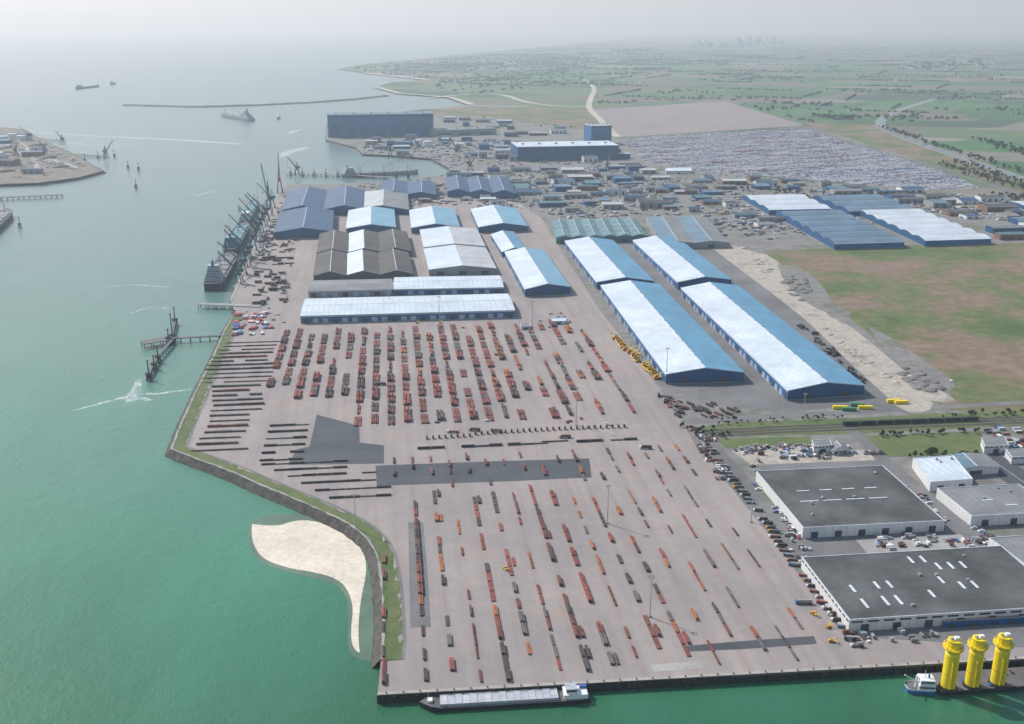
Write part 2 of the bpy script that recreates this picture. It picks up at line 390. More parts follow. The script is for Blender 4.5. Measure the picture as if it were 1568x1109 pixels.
line('dune_road',[(-100,236),(20,232),(60,238),(120,258)],12,'concrete',1.1)
line('dune_road',[(10,205),(40,225),(60,262)],10,'concrete',1.15)
def foam(px,w0,w1):
    pts=resample([G(u,v,WZ) for u,v in px],5); mb=MB([]); rows=[]
    for i,p in enumerate(pts):
        t=(pts[min(i+1,len(pts)-1)]-pts[max(i-1,0)]).normalized(); nn=Vector((-t.y,t.x,0)); w=w0+(w1-w0)*i/len(pts)
        w*=.35+.65*math.sin(math.pi*(i+.5)/len(pts))**.5
        rows.append((p+nn*w*U(.25,.6)+Vector((0,0,.04)),p-nn*w*U(.25,.6)+Vector((0,0,.04))))
    for a,b in zip(rows[:-1],rows[1:]): mb.face([a[0],b[0],b[1],a[1]],'foam')
    mb.obj('water_wake_foam')
foam([(30,200),(90,205),(150,209),(250,213),(300,216),(369,221)],18,50)
foam([(0,207),(100,218),(160,224),(260,222)],10,14)
foam([(427,242),(445,232),(470,226)],18,50); foam([(500,212),(520,222)],26,22); foam([(440,205),(460,198)],22,18)
foam([(108,630),(150,619),(205,604),(245,603),(292,596)],3,7)
foam([(197,616),(204,606),(209,592),(212,580)],13,7); foam([(188,612),(210,610),(234,613)],6,7)
foam([(60,148),(118,134)],14,22); foam([(300,300),(330,292)],10,8)
foam([(200,480),(230,470),(260,473)],3,3); foam([(150,440),(200,436),(260,440)],3,4)
# ------------------------------------------------------------ buildings
def frame(NL,NR,FL,z,axis):
    A=G(*NL,z);B=G(*NR,z);C=G(*FL,z)
    for p in (A,B,C): p.z=0
    e1=B-A;w=e1.length;e1=e1/w;e2=C-A;L=e2.length;e2=e2/L
    if axis=='x': e1,e2=e2,e1; w,L=L,w
    return A,e1,e2,w,L,(lambda x,y,z:A+e1*x+e2*y+Vector((0,0,z)))
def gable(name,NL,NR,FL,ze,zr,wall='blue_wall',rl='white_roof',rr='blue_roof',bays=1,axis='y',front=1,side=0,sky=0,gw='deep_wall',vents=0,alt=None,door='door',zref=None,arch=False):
    A,e1,e2,w,L,P=frame(NL,NR,FL,ze if zref is None else zref,axis)
    mb=MB([]); bw=w/bays; oh=.6
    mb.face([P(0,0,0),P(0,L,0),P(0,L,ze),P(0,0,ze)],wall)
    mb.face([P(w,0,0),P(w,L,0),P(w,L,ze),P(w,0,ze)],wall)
    mb.box(w/2,L/2,0,w+.4,L+.4,.9,'concrete',P)
    for i in range(bays):
        x0=i*bw;x1=x0+bw;xm=(x0+x1)/2; s=(zr-ze)/(bw/2)
        if arch:
            n=8; prof=[(x0+bw*j/n, ze+(zr-ze)*math.sin(math.pi*j/n)) for j in range(n+1)]
            for yy in (0,L): mb.face([P(x0,yy,0),P(x1,yy,0)]+[P(px,yy,pz) for px,pz in prof[::-1]],gw)
            for j,(p,q) in enumerate(zip(prof[:-1],prof[1:])):
                mb.face([P(p[0],-oh,p[1]+.2),P(p[0],L+oh,p[1]+.2),P(q[0],L+oh,q[1]+.2),P(q[0],-oh,q[1]+.2)],rl if j<n/2 else rr)
            mb.box(x0,L/2,ze-.1,1.1,L+1,.5,'trim',P)
            continue
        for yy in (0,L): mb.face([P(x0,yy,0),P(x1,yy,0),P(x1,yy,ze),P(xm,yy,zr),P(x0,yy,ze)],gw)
        a,b_=rl,rr
        if alt: a,b_=alt[i]
        xa=x0-(oh if i==0 else 0); xb=x1+(oh if i==bays-1 else 0)
        za=ze-(x0-xa)*s+.25; zb=ze-(xb-x1)*s+.25; zt=zr+.25
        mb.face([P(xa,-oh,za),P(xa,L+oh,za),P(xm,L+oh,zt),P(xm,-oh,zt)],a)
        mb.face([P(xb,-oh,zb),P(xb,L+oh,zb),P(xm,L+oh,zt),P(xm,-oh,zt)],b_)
        for yy in (-oh,L+oh):
            mb.face([P(xa,yy,za-.7),P(xm,yy,zt-.7),P(xm,yy,zt),P(xa,yy,za)],'trim')
            mb.face([P(xb,yy,zb-.7),P(xm,yy,zt-.7),P(xm,yy,zt),P(xb,yy,zb)],'trim')
        mb.face([P(xa,-oh,za-.6),P(xa,L+oh,za-.6),P(xa,L+oh,za),P(xa,-oh,za)],'trim')
        mb.face([P(xb,-oh,zb-.6),P(xb,L+oh,zb-.6),P(xb,L+oh,zb),P(xb,-oh,zb)],'trim')
        mb.box(xm,L/2,zt-.1,.9,L+1,.25,'trim',P)
        for j in range(sky):
            y=L*(j+.5)/sky
            for sg,xx0,xx1 in ((1,x0+bw*.12,xm-bw*.1),(-1,x1-bw*.12,xm+bw*.1)):
                z0=ze+.31+abs((xx0-(x0 if sg>0 else x1)))*s; z1=ze+.31+abs((xx1-(x0 if sg>0 else x1)))*s
                mb.face([P(xx0,y-.7,z0),P(xx0,y+.7,z0),P(xx1,y+.7,z1),P(xx1,y-.7,z1)],'skylight')
        for j in range(vents):
            mb.box(xm,L*(j+.5)/vents,zt,1.2,1.8,.7,'grey_wall',P)
        for j in range(front):
            xc=x0+bw*(j+.5)/front; dw=min(5,bw*.3/front+1.5)
            mb.face([P(xc-dw,-.08,0.05),P(xc+dw,-.08,0.05),P(xc+dw,-.08,min(6,ze*.72)),P(xc-dw,-.08,min(6,ze*.72))],door)
    for j in range(side):
        y=L*(j+.5)/side; dw=min(3.2,L/side*.3)
        mb.face([P(-.26,y-dw,.05),P(-.26,y+dw,.05),P(-.26,y+dw,min(5.5,ze*.65)),P(-.26,y-dw,min(5.5,ze*.65))],'door_light' if j%3 else door)
    if side:
        mb.face([P(-.1,0,ze*.80),P(-.1,L,ze*.80),P(-.1,L,ze*.92),P(-.1,0,ze*.92)],'trim')
    return mb.obj(name,A)
def flat(name,NL,NR,FL,z,wall='white_wall',roof='felt_roof',sk=[],zref=None,win=0,hvac=0,doors=3,axis='y',winrows=1):
    A,e1,e2,w,L,P=frame(NL,NR,FL,z if zref is None else zref,axis)
    mb=MB([])
    q=[(0,0),(w,0),(w,L),(0,L)]
    for i in range(4):
        a,b=q[i],q[(i+1)%4]; mb.face([P(*a,0),P(*b,0),P(*b,z),P(*a,z)],wall)
    t=.5; mb.face([P(t,t,z-.4),P(w-t,t,z-.4),P(w-t,L-t,z-.4),P(t,L-t,z-.4)],roof)
    for i in range(4):
        a,b=q[i],q[(i+1)%4]; ia=(t if a[0]==0 else w-t,t if a[1]==0 else L-t); ib=(t if b[0]==0 else w-t,t if b[1]==0 else L-t)
        mb.face([P(*a,z),P(*b,z),P(*ib,z),P(*ia,z)],'trim'); mb.face([P(*ia,z-.4),P(*ib,z-.4),P(*ib,z),P(*ia,z)],'trim')
    for fx,fy,sx,sy in sk: mb.box(w*fx,L*fy,z-.4,sx,sy,.3,'skylight',P)
    for j in range(hvac): mb.box(U(.1,.9)*w,U(.1,.9)*L,z-.4,U(1.2,2.6),U(1.2,2.6),U(.8,1.5),'grey_wall',P)
    for j in range(doors):
        x=w*(j+.5)/doors; dw=min(2.4,w/doors*.3); h=min(4.5,z*.6)
        mb.face([P(x-dw,-.06,.05),P(x+dw,-.06,.05),P(x+dw,-.06,h),P(x-dw,-.06,h)],'door')
    for r in range(winrows if win else 0):
        for j in range(win):
            zz=z*(.35+.6*r/max(1,winrows)) if winrows>1 else z*.7
            x=w*(j+.5)/win; mb.face([P(x-w/win*.35,-.07,zz),P(x+w/win*.35,-.07,zz),P(x+w/win*.35,-.07,zz+min(1.6,z*.15)),P(x-w/win*.35,-.07,zz+min(1.6,z*.15))],'glass')
            y=L*(j+.5)/win; mb.face([P(-.07,y-L/win*.35,zz),P(-.07,y+L/win*.35,zz),P(-.07,y+L/win*.35,zz+min(1.6,z*.15)),P(-.07,y-L/win*.35,zz+min(1.6,z*.15))],'glass')
    return mb.obj(name,A)
W='cargo_warehouse'
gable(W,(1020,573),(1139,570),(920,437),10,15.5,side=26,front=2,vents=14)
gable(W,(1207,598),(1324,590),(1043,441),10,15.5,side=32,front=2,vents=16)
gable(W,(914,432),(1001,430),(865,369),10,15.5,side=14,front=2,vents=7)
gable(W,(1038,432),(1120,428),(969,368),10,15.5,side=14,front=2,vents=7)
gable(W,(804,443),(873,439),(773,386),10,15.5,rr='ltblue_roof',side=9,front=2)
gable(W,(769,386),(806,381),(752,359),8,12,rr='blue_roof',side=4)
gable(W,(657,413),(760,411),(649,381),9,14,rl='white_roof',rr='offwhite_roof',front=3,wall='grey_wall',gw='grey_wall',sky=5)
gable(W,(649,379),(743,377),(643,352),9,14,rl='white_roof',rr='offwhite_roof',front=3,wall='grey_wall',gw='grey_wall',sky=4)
bw3=[('brown_roof','brown_roof'),('white_roof','brown_roof'),('brown_roof','brown_roof')]
gable(W,(480,422),(633,419),(485,389),9,14.5,bays=3,alt=bw3,wall='brown_roof',gw='brown_roof',side=3,front=2)
gable(W,(485,387),(630,384),(490,358),9,14.5,bays=3,alt=bw3,wall='brown_roof',gw='brown_roof',side=3,front=2)
gable(W,(460,484),(788,475),(468,458),9,11,axis='x',rl='white_roof',rr='white_roof',side=22,front=1,sky=26,gw='blue_wall')
gable(W,(472,446),(601,443),(476,430),8,10,axis='x',rl='grey_roof',rr='grey_roof',side=8,wall='grey_wall',gw='grey_wall')
gable(W,(603,443),(771,440),(604,425),8,10,axis='x',rl='white_roof',rr='white_roof',side=10,sky=12,gw='blue_wall')
gable(W,(530,350),(606,348),(534,322),10,16,rl='white_roof',rr='ltblue_roof',front=2,side=4)
gable(W,(630,349),(704,347),(627,322),10,16,rl='white_roof',rr='ltblue_roof',front=2,side=4)
gable(W,(733,348),(808,346),(721,320),10,16,rl='white_roof',rr='ltblue_roof',front=2,side=4)
gable(W,(419,356),(509,354),(430,324),11,18,rl='navy_roof',rr='navy_roof',bays=1,wall='deep_wall')
gable(W,(430,322),(560,320),(443,292),11,19,rl='navy_roof',rr='navy_roof',bays=2,wall='deep_wall')
gable(W,(547,318),(626,321),(552,294),10,16,rl='offwhite_roof',rr='grey_roof',wall='navy_roof')
gable(W,(580,296),(668,298),(584,278),10,15,rl='navy_roof',rr='navy_roof',bays=2,wall='deep_wall')
gable(W,(685,293),(790,296),(683,272),12,18,rl='navy_roof',rr='navy_roof',bays=3,wall='deep_wall')
gable(W,(852,364),(992,361),(845,338),10,13,rl='green_roof',rr='green_roof',bays=6,wall='green_roof',gw='green_roof',sky=4)
gable(W,(1012,373),(1115,371),(990,334),9,12,rl='slate_roof',rr='grey_roof',bays=2,wall='grey_wall',gw='grey_wall')
gable(W,(1278,374),(1385,371),(1188,324),9,13,axis='x',bays=6,rl='slate_roof',rr='navy_roof',side=0,arch=True)
gable(W,(1417,369),(1518,366),(1313,322),9,12,axis='x',bays=6,rl='white_roof',rr='offwhite_roof',arch=True)
gable(W,(1178,322),(1272,320),(1137,299),9,12,axis='x',bays=3,rl='white_roof',rr='offwhite_roof',arch=True)
gable(W,(1300,324),(1400,321),(1245,300),9,13,axis='x',bays=3,rl='slate_roof',rr='navy_roof',arch=True)
def bigflat(name,b1,b2,depth,z,wall,roof,**k):
    A=G(*b1);B=G(*b2);e=(B-A).normalized();n=Vector((-e.y,e.x,0))
    mbn=MB([]); w=(B-A).length
    P=lambda x,y,zz:A+e*x+n*y+Vector((0,0,zz))
    for x0,y0,x1,y1 in ((0,0,w,0),(w,0,w,depth),(w,depth,0,depth),(0,depth,0,0)):
        mbn.face([P(x0,y0,0),P(x1,y1,0),P(x1,y1,z),P(x0,y0,z)],wall)
    mbn.box(w/2,depth/2,z,w+1,depth+1,1.2,'trim',P,kt=roof)
    nd=k.get('nd',4)
    for j in range(nd):
        x=w*(j+.5)/nd; dw=w/nd*.28
        mbn.face([P(x-dw,-.3,0),P(x+dw,-.3,0),P(x+dw,-.3,z*.55),P(x-dw,-.3,z*.55)],'hall_door')
        for q in range(1,4): mbn.face([P(x-dw,-.35,z*.55*q/4),P(x+dw,-.35,z*.55*q/4),P(x+dw,-.35,z*.55*q/4+.8),P(x-dw,-.35,z*.55*q/4+.8)],'hall_wall')
    mbn.face([P(0,-.3,z*.9),P(w,-.3,z*.9),P(w,-.3,z*.94),P(0,-.3,z*.94)],'glass')
    for j in range(6): mbn.box(w*(j+.5)/6,depth/2,z+1.2,6,6,3,'grey_wall',P)
    mbn.obj(name,A)
bigflat('shipyard_hall',(503,211),(664,208),75,66,'hall_wall','slate_roof',nd=7)
bigflat('shipyard_hall',(793,247),(947,244),110,34,'hall_door','white_roof',nd=5)
bigflat('shipyard_hall',(905,222),(936,221),60,52,'hall_wall','white_roof',nd=1)
bigflat('shipyard_hall',(664,210),(760,206),60,18,'grey_wall','grey_roof',nd=3)
sk1=[(.20+.17*i,.42,13,1.0) for i in range(4)]+[(.22+.17*i,.60,9,1.0) for i in range(4)]
flat('industrial_building',(1230,808),(1447,797),(1158,721),8,sk=sk1,hvac=5,doors=6)
sk2=[(.12,.22,1.6,10),(.12,.45,1.6,8),(.22,.24,1.6,10),(.28,.24,1.6,10),(.24,.48,1.6,8),(.30,.48,1.6,8),(.45,.3,1.6,8),(.55,.5,1.6,8),(.62,.4,1.6,8),(.68,.4,1.6,8),(.60,.72,1.6,8),(.66,.72,1.6,8),(.72,.72,1.6,8),(.5,.85,1.6,8),(.56,.85,1.6,8)]
flat('industrial_building',(1301,949),(1640,927),(1228,853),8,sk=sk2,hvac=5,doors=7,win=14)
flat('industrial_building',(1488,790),(1620,783),(1435,747),8,roof='grey_roof',sk=[(.4,.5,8,1.2),(.6,.3,8,1.2)],hvac=4,doors=3)
flat('industrial_building',(1425,738),(1490,733),(1398,701),8,roof='white_roof',hvac=3,doors=2)
gable('industrial_building',(1460,720),(1530,715),(1440,700),6,8,rl='slate_roof',rr='grey_roof',wall='white_wall',gw='white_wall')
flat('industrial_building',(1592,880),(1720,870),(1514,823),7,roof='grey_roof',hvac=3)
flat('office_building',(1247,683),(1275,681),(1243,674),7,roof='grey_roof',win=5,doors=1)
gable('brick_house',(1275,690),(1300,688),(1268,682),4,7,rl='grey_roof',rr='grey_roof',wall='white_wall',gw='white_wall')
flat('office_building',(1508,683),(1545,681),(1503,670),7,roof='grey_roof',win=5,doors=1)
flat('office_building',(1550,700),(1600,697),(1540,688),6,roof='grey_roof',win=5,doors=1)
flat('quay_workshop',(1445,952),(1568,945),(1440,938),4,roof='steel_orange',wall='blue_wall',doors=4)
for (u,v,w_,zz,rf) in ((845,492,22,4,'white_roof'),(798,500,14,4,'grey_roof'),(1020,262,40,7,'white_roof'),(1310,352,25,6,'grey_roof')):
    flat('site_office',(u,v),(u+w_,v-.5),(u-1,v-5),zz,roof=rf,doors=1,win=4)
roofs=['white_roof','grey_roof','slate_roof','navy_roof','offwhite_roof','grey_roof','felt_roof','brown_roof','green_roof','offwhite_roof','felt_roof','navy_roof']
walls=['blue_wall','white_wall','grey_wall','grey_wall','brick_wall','deep_wall']
def sheds(px,n,smin,smax,hmin,hmax):
    done=[]
    for p in rand_in(px,n*3):
        if len(done)>=n: break
        w,l=U(smin,smax),U(smin*.6,smax*.8)
        if any(abs(p.x-q[0])<(w+q[2])*.55 and abs(p.y-q[1])<(l+q[3])*.6 for q in done): continue
        done.append((p.x,p.y,w,l))
        z=U(hmin,hmax); zr=z+U(.5,3); r=random.choice(roofs); wl=random.choice(walls); an=YA+U(-.05,.05); cr,sr=math.cos(an),math.sin(an)
        P=lambda x,y,zz:Vector((p.x+x*cr-y*sr,p.y+x*sr+y*cr,zz))
        mb=MB([]); hw,hl=w/2,l/2
        for sg in (-1,1):
            mb.face([P(sg*hw,-hl,0),P(sg*hw,hl,0),P(sg*hw,hl,z),P(sg*hw,0,zr),P(sg*hw,-hl,z)],wl)
            mb.face([P(-hw,sg*hl,0),P(hw,sg*hl,0),P(hw,sg*hl,z),P(-hw,sg*hl,z)],wl)
            mb.face([P(-hw-.5,sg*(hl+.4),z-.1),P(hw+.5,sg*(hl+.4),z-.1),P(hw+.5,0,zr+.2),P(-hw-.5,0,zr+.2)],r)
        nd=max(1,int(w/12))
        for j in range(nd):
            x=-hw+w*(j+.5)/nd; mb.face([P(x-2,-hl-.08,.1),P(x+2,-hl-.08,.1),P(x+2,-hl-.08,z*.65),P(x-2,-hl-.08,z*.65)],'door')
        mb.box(0,0,zr+.1,w*.5,1.2,.6,'trim',P)
        mb.obj('industrial_shed',p)
sheds([(690,262),(980,255),(1045,285),(1040,325),(850,328),(800,300),(700,275)],55,18,60,5,11)
sheds([(560,234),(660,240),(780,252),(960,248),(960,232),(780,235),(790,215),(680,212),(560,218)],40,15,50,5,16)
sheds([(670,180),(760,185),(900,205),(900,215),(790,214),(670,206)],16,20,60,6,14)
sheds([(1080,270),(1420,296),(1700,320),(1700,350),(1530,345),(1400,315),(1280,296),(1140,292),(1060,290)],45,18,60,5,10)
sheds([(1530,345),(1700,345),(1700,372),(1535,368)],8,20,60,6,9)
sheds([(1000,290),(1130,300),(1190,330),(1180,368),(1110,350),(1020,320)],12,18,45,5,8)
sheds([(-60,205),(30,205),(70,235),(60,268),(-60,270)],16,20,60,6,16)
sheds([(560,298),(780,300),(790,312),(570,312)],8,15,30,5,9)
for u,v in [(20,212),(6,216),(34,215),(640,222),(655,224)]:
    p=G(u,v,1); mb=MB([]); mb.cyl(p,p+Vector((0,0,14)),13,13,24,'white_wall'); mb.cyl(p+Vector((0,0,14)),p+Vector((0,0,16)),13,.5,24,'trim'); mb.obj('storage_tank',p)
# ------------------------------------------------------------ templates
def T(fn):
    mb=MB([]); fn(mb); return mb.arr()
def stack_t(nl,nw,seed):
    def f(mb):
        r=random.Random(seed)
        for y in (-3.6,0,3.6): mb.box(0,y,.1,2.9,.35,.3,5)
        for L_ in range(nl):
            w=3.0/nw
            for i in range(nw):
                if L_==nl-1 and nl>1 and i>0 and r.random()<.3: continue
                ln=11*r.uniform(.92,1.0)
                mb.box(-1.5+w*(i+.5)+r.uniform(-.05,.05),r.uniform(-.2,.2),.4+L_*.55,w*.92,ln,.46,-1)
    return T(f)
ST_T=[stack_t(2,2,1),stack_t(3,2,2),stack_t(3,3,3),stack_t(1,3,4),stack_t(4,2,5)]
SM=['steel_rust','steel_red','steel_orange','steel_dark','steel_grey','dunnage','steel_black']
pl=[]
def addstack(a,b,rot=0,sx=1,sy=1,sz=1,col=0,t=None):
    p=Y(a,b,.1); pl.append((random.randrange(len(ST_T)) if t is None else t,p.x,p.y,.1,YA+rot+U(-.006,.006),sx,sy,sz,col))
def pick(w): return random.choices([0,1,2,3,4],weights=w)[0]
dens=[.78,.5,.42,.78,.55,.45,.62,.6,.42,.62,.52,.36,.26,.3,.2,.12]
for k,dn in enumerate(dens):
    a0=25+14*k; b=9+U(0,8)
    thin=dn<.5
    base=pick([4,6,1.6 if k>5 else .5,3,1])
    while b<238:
        if R()<dn:
            run=random.randint(1,4) if not thin else random.randint(1,3)
            tt=random.choice([0,1,3]) if thin else random.randrange(5)
            sx=U(.36,.55) if thin else U(.66,.92)
            for q in range(run):
                if b>238: break
                c=base if R()<.6 else pick([4,5,2,4,1.5])
                if R()<.92:
                    addstack(a0,b,sx=sx,sy=1,sz=U(.6,1.1),col=c,t=tt)
                    if not thin and R()<.12: addstack(a0+3,b,sx=sx*.8,sy=1,sz=.8,col=c)
                b+=11.6
            if R()<.4: base=pick([4,6,2 if k>5 else .5,4,1])
        b+=U(3,11)
for b in (14,26,38,62,76,120,140): addstack(3.5,b,sx=.7,sy=1,col=pick([3,3,0,3,0]))
for b in range(100,175,12): addstack(25,b,sx=1.0,col=pick([3,3,0,4,0]),t=4)
for k in range(-1,16):
    for b in (250,262,273,285,298):
        if R()<.34: addstack(25+14*k,b,sx=U(.4,.75),col=pick([3,3,1 if k>8 else .3,3,1]))
# upper yard : ordered blocks, aisles between
for k in range(0,24):
    a0=-103+14*k
    bs=455 if a0<-20 else 380
    if a0<-80: bs=490
    left=a0<110
    b=bs+(k%2)*5
    ph=[5,5,.1,4,1.2] if a0<20 else ([4,6,.8,3,1] if left else [3,5,2.5,2,1])
    while b<664:
        occ=.92 if left else .7
        if b<bs+30 and not left: occ=.4
        n_u=2 if R()<.75 else 3
        if R()<occ:
            dbl=R()<(.88 if left else .5); c=pick(ph); t1=random.randrange(5)
            for q in range(n_u):
                cc=c if R()<.7 else pick(ph)
                if b+q*11.5>678: break
                addstack(a0-(1.5 if dbl else 0),b+q*11.5,sx=U(.82,.92),sy=1,sz=U(.9,1.6),col=cc,t=t1)
                if dbl: addstack(a0+1.7,b+q*11.5+U(-.6,.6),sx=U(.75,.92),sy=1,sz=U(.8,1.5),col=cc if R()<.65 else pick(ph),t=t1)
        b+=n_u*11.5+U(4,7)
for i,b in enumerate(range(336,640,13)):
    al=-160+8*math.sin(b*.02)-(4 if b>500 else -6); 
    a=al+U(0,3); c=random.choice([3,3,3,3,6,0]); t=random.choice([0,1,1,2])
    while a<-113:
        if R()<.96: addstack(a+5,b,rot=math.pi/2,sx=U(.72,.85),sy=1.02,sz=U(.6,.9),col=c if R()<.8 else 4,t=t)
        a+=11.1
for b in (310,325,340,355,370,384):
    for a in (-90,-79,-68):
        if R()<.9: addstack(a+3,b,rot=math.pi/2,sx=U(.5,.7),sy=1,sz=.7,col=random.choice([6,6,3]))
for i,b in enumerate((236,250,264,278,290,302)):
    a=-30-i*11
    while a<4-i*6+(10 if i<4 else 0):
        if R()<.9: addstack(a,b,rot=math.pi/2,sx=U(.4,.6),sy=1,sz=.6,col=random.choice([6,6,3]))
        a+=11
for s,e_ in ((30,52),(65,88),(102,125),(130,152),(158,178),(186,205)):
    a=s
    while a<e_:
        addstack(a+5,320+(3 if s==130 else 0),rot=math.pi/2,sx=U(.6,.8),sy=1,sz=.8,col=random.choice([6,6,3])); a+=11
for i in range(34):
    a=38+i*5; b=346+2.5*math.sin((i-10)/9.)-(3 if i<8 else 0)
    pl.append((1,Y(a,b).x,Y(a,b).y,.1,YA+U(-.2,.2),.5,.24,1.3,random.choice([6,3,0])))
for p in rand_in([(385,470),(440,470),(455,370),(420,335),(400,370)],100):
    pl.append((random.randrange(5),p.x,p.y,.1,YA+(math.pi/2 if R()<.7 else 0),U(.6,1.2),U(.6,1.2),U(.8,2),random.choice([3,4,6,4,0])))
for p in rand_in([(1005,605),(1060,615),(1130,625),(1125,640),(1040,640)],50):
    pl.append((random.randrange(5),p.x,p.y,.1,YA+U(-.4,.8),U(.6,1.1),U(.4,.9),U(.8,1.4),random.choice([3,4,6,0])))
for p in rand_in([(1222,500),(1236,500),(1332,588),(1318,590)],45):
    pl.append((random.randrange(5),p.x,p.y,.1,YA+U(-.4,.8),U(.5,1.0),U(.3,.7),U(.8,2),random.choice([3,4,6,6])))
scatter('steel_slab_stacks',ST_T,pl,SM)
def cont_f(mb):
    mb.box(0,0,0,2.5,6.1,2.6,-1)
    for i in range(6): mb.box(-1.27,-2.5+i,.15,.06,.4,2.3,-1); mb.box(1.27,-2.5+i,.15,.06,.4,2.3,-1)
    mb.box(0,-3.07,.15,2.2,.05,2.3,5)
CT_T=T(cont_f)
CP=['red','white','blue','orange','silver','grey_wall','green','teal','steel_dark','steel_rust','offwhite_roof']
def clutter(name,px,n,smin=.6,smax=1.2,cols=(1,2,4,5,8,9,10,8,5,10)):
    pp=[]
    for p in rand_in(px,n):
        r=YA+(0 if R()<.5 else math.pi/2)
        for q in range(random.randint(1,4)):
            c=random.choice(cols)
            pp.append((0,p.x+q*2.8*math.cos(r),p.y+q*2.8*math.sin(r),.1,r,U(smin,smax),U(smin,smax),U(.4,1.1),c))
    scatter(name,[CT_T],pp,CP)
clutter('shipping_containers',[(358,482),(405,482),(412,512),(352,515)],34,1,1,(0,0,1,2,0,4))
clutter('stacked_cargo',[(430,300),(690,268),(980,250),(1050,290),(1040,330),(860,335),(790,312),(440,320)],900,.6,1.7)
clutter('stacked_cargo',[(556,236),(660,243),(690,258),(960,250),(950,228),(780,214),(560,216)],480,.6,1.7)
clutter('stacked_cargo',[(1050,290),(1420,294),(1700,325),(1700,350),(1400,330),(1190,368),(1090,365)],700,.6,1.8)
clutter('stacked_cargo',[(-60,200),(40,205),(140,258),(60,274),(-60,275)],260,.8,2.5,(5,8,8,9,4,10,5))
clutter('stacked_cargo',[(1120,688),(1240,683),(1330,690),(1340,700),(1150,708)],40,.5,.9)
clutter('stacked_cargo',[(1180,725),(1215,800),(1228,840),(1300,975),(1280,960),(1200,830)],26,.4,.7)
clutter('stacked_cargo',[(1300,826),(1500,818),(1540,835),(1320,848)],20,.4,.8)
clutter('stacked_cargo',[(620,305),(820,305),(830,318),(620,318)],60,.6,1.2)
clutter('stacked_cargo',[(380,400),(420,330),(430,310),(450,330),(410,400)],70,.5,1.1)
clutter('stacked_cargo',[(1500,660),(1700,650),(1700,690),(1530,700)],40,.6,1.2)
clutter('stacked_cargo',[(1060,672),(1075,668),(1110,735),(1100,745)],26,.4,.7,(8,9,5,1,8))
clutter('stacked_cargo',[(1290,978),(1420,968),(1430,985),(1300,992)],8,.3,.6)
def car_f(mb):
    mb.box(0,0,.3,1.8,4.4,.75,-1,tx=.95,ty=.97)
    mb.box(0,-.2,1.02,1.62,2.4,.5,6,tx=.85,ty=.66,kt=-1)
    for x in (-.85,.85):
        for y in (-1.35,1.35): mb.box(x,y,0,.2,.62,.6,7)
CAR=T(car_f)
KP=['car_white','car_silver','car_blue','car_wine','steel_grey','silver','glass','black']
poly=[G(u,v) for u,v in lot]; xs=[p.x for p in poly]; ys=[p.y for p in poly]
pp=[]
ang=.42; ca,sa=math.cos(ang),math.sin(ang)
c0=Vector((sum(xs)/len(xs),sum(ys)/len(ys),0))
def ccol(): return random.choices([0,1,2,4,3],weights=[6.5,3.5,2.2,.8,1.5])[0]
for r_ in range(-120,120):
    if r_%10==0: continue
    cr_=ccol(); block=0
    for s_ in range(-190,190):
        if s_%18==0:
            block=R()<.16
            if R()<.7: cr_=ccol()
        if s_%18==0 or block: continue
        x=s_*3.6; y=r_*7.0
        p=Vector((c0.x+x*ca-y*sa,c0.y+x*sa+y*ca,0))
        if R()<.92 and inpoly(p,poly):
            pp.append((0,p.x,p.y,.12,ang,1.2,1.15,1.1,cr_ if R()<.55 else ccol()))
scatter('parked_cars',[CAR],pp,KP)
pp=[]
for zone,n in (([(1120,686),(1240,682),(1242,692),(1125,698)],30),([(1150,712),(1180,730),(1230,830),(1215,835),(1150,740)],26),([(1240,345),(1190,300),(1130,300),(1170,350)],40),([(700,300),(960,300),(1000,330),(830,330)],110),([(1000,255),(1400,292),(1400,300),(1000,280)],260),([(345,470),(440,470),(440,495),(355,495)],14),([(1380,735),(1480,800),(1540,830),(1500,835),(1380,760)],30),([(610,645),(960,640),(960,655),(610,660)],10),([(1310,826),(1460,820),(1470,832),(1320,840)],14),([(800,480),(870,480),(880,500),(800,505)],14)):
    for p in rand_in(zone,n): pp.append((0,p.x,p.y,.2,YA+random.choice([0,math.pi/2])+U(-.05,.05),1,1,1,random.randrange(6)))
scatter('parked_cars',[CAR],pp,KP)
def truck_mesh(kc,kb):
    mb=MB([])
    mb.box(0,5.6,.6,2.4,2.2,2.5,kc,ty=.86); mb.face([(-1.05,6.62,1.7),(1.05,6.62,1.7),(1.0,6.5,2.8),(-1.0,6.5,2.8)],'glass')
    mb.box(0,-.2,.9,2.3,12.2,.3,'black'); mb.box(0,-.9,1.2,2.5,10.6,2.5 if kb!='steel_rust' else .9,kb)
    for x in (-1.05,1.05):
        for y in (5.6,3.6,-3.2,-4.5,-5.7): mb.cyl((x-.18,y,.5),(x+.18,y,.5),.5,.5,10,'black')
    return mb.obj('truck')
tk=[truck_mesh('white','steel_dark'),truck_mesh('blue','grey_wall'),truck_mesh('red','steel_rust'),truck_mesh('orange','deck'),truck_mesh('white','steel_rust'),truck_mesh('darkgreen','grey_wall')]
used=set()
def put(objs,p,rot,s=1):
    o=random.choice(objs)
    if o.name in used:
        o2=bpy.data.objects.new(o.name.split('.')[0],o.data); COL.objects.link(o2); o=o2
    used.add(o.name); o.location=p; o.rotation_euler=(0,0,rot); o.scale=(s,s,s); return o
for i in range(52):
    b=14+i*6.4; a=258+U(-.8,.8)+(2 if i>20 else 0)
    if R()<.9: put(tk,Y(a,b,.2),YA+math.pi/2*(.85 if i%2 else .9)+U(-.1,.1),U(.45,.65))
for a,b in ((60,352),(78,354),(96,350),(150,330),(210,300),(120,560),(0,480),(246,60)): put(tk,Y(a,b,.15),YA+math.pi/2+U(-.2,.2),.75)
for o in tk:
    if o.name not in used: put([o],Y(240,U(30,200),.15),YA,.7)
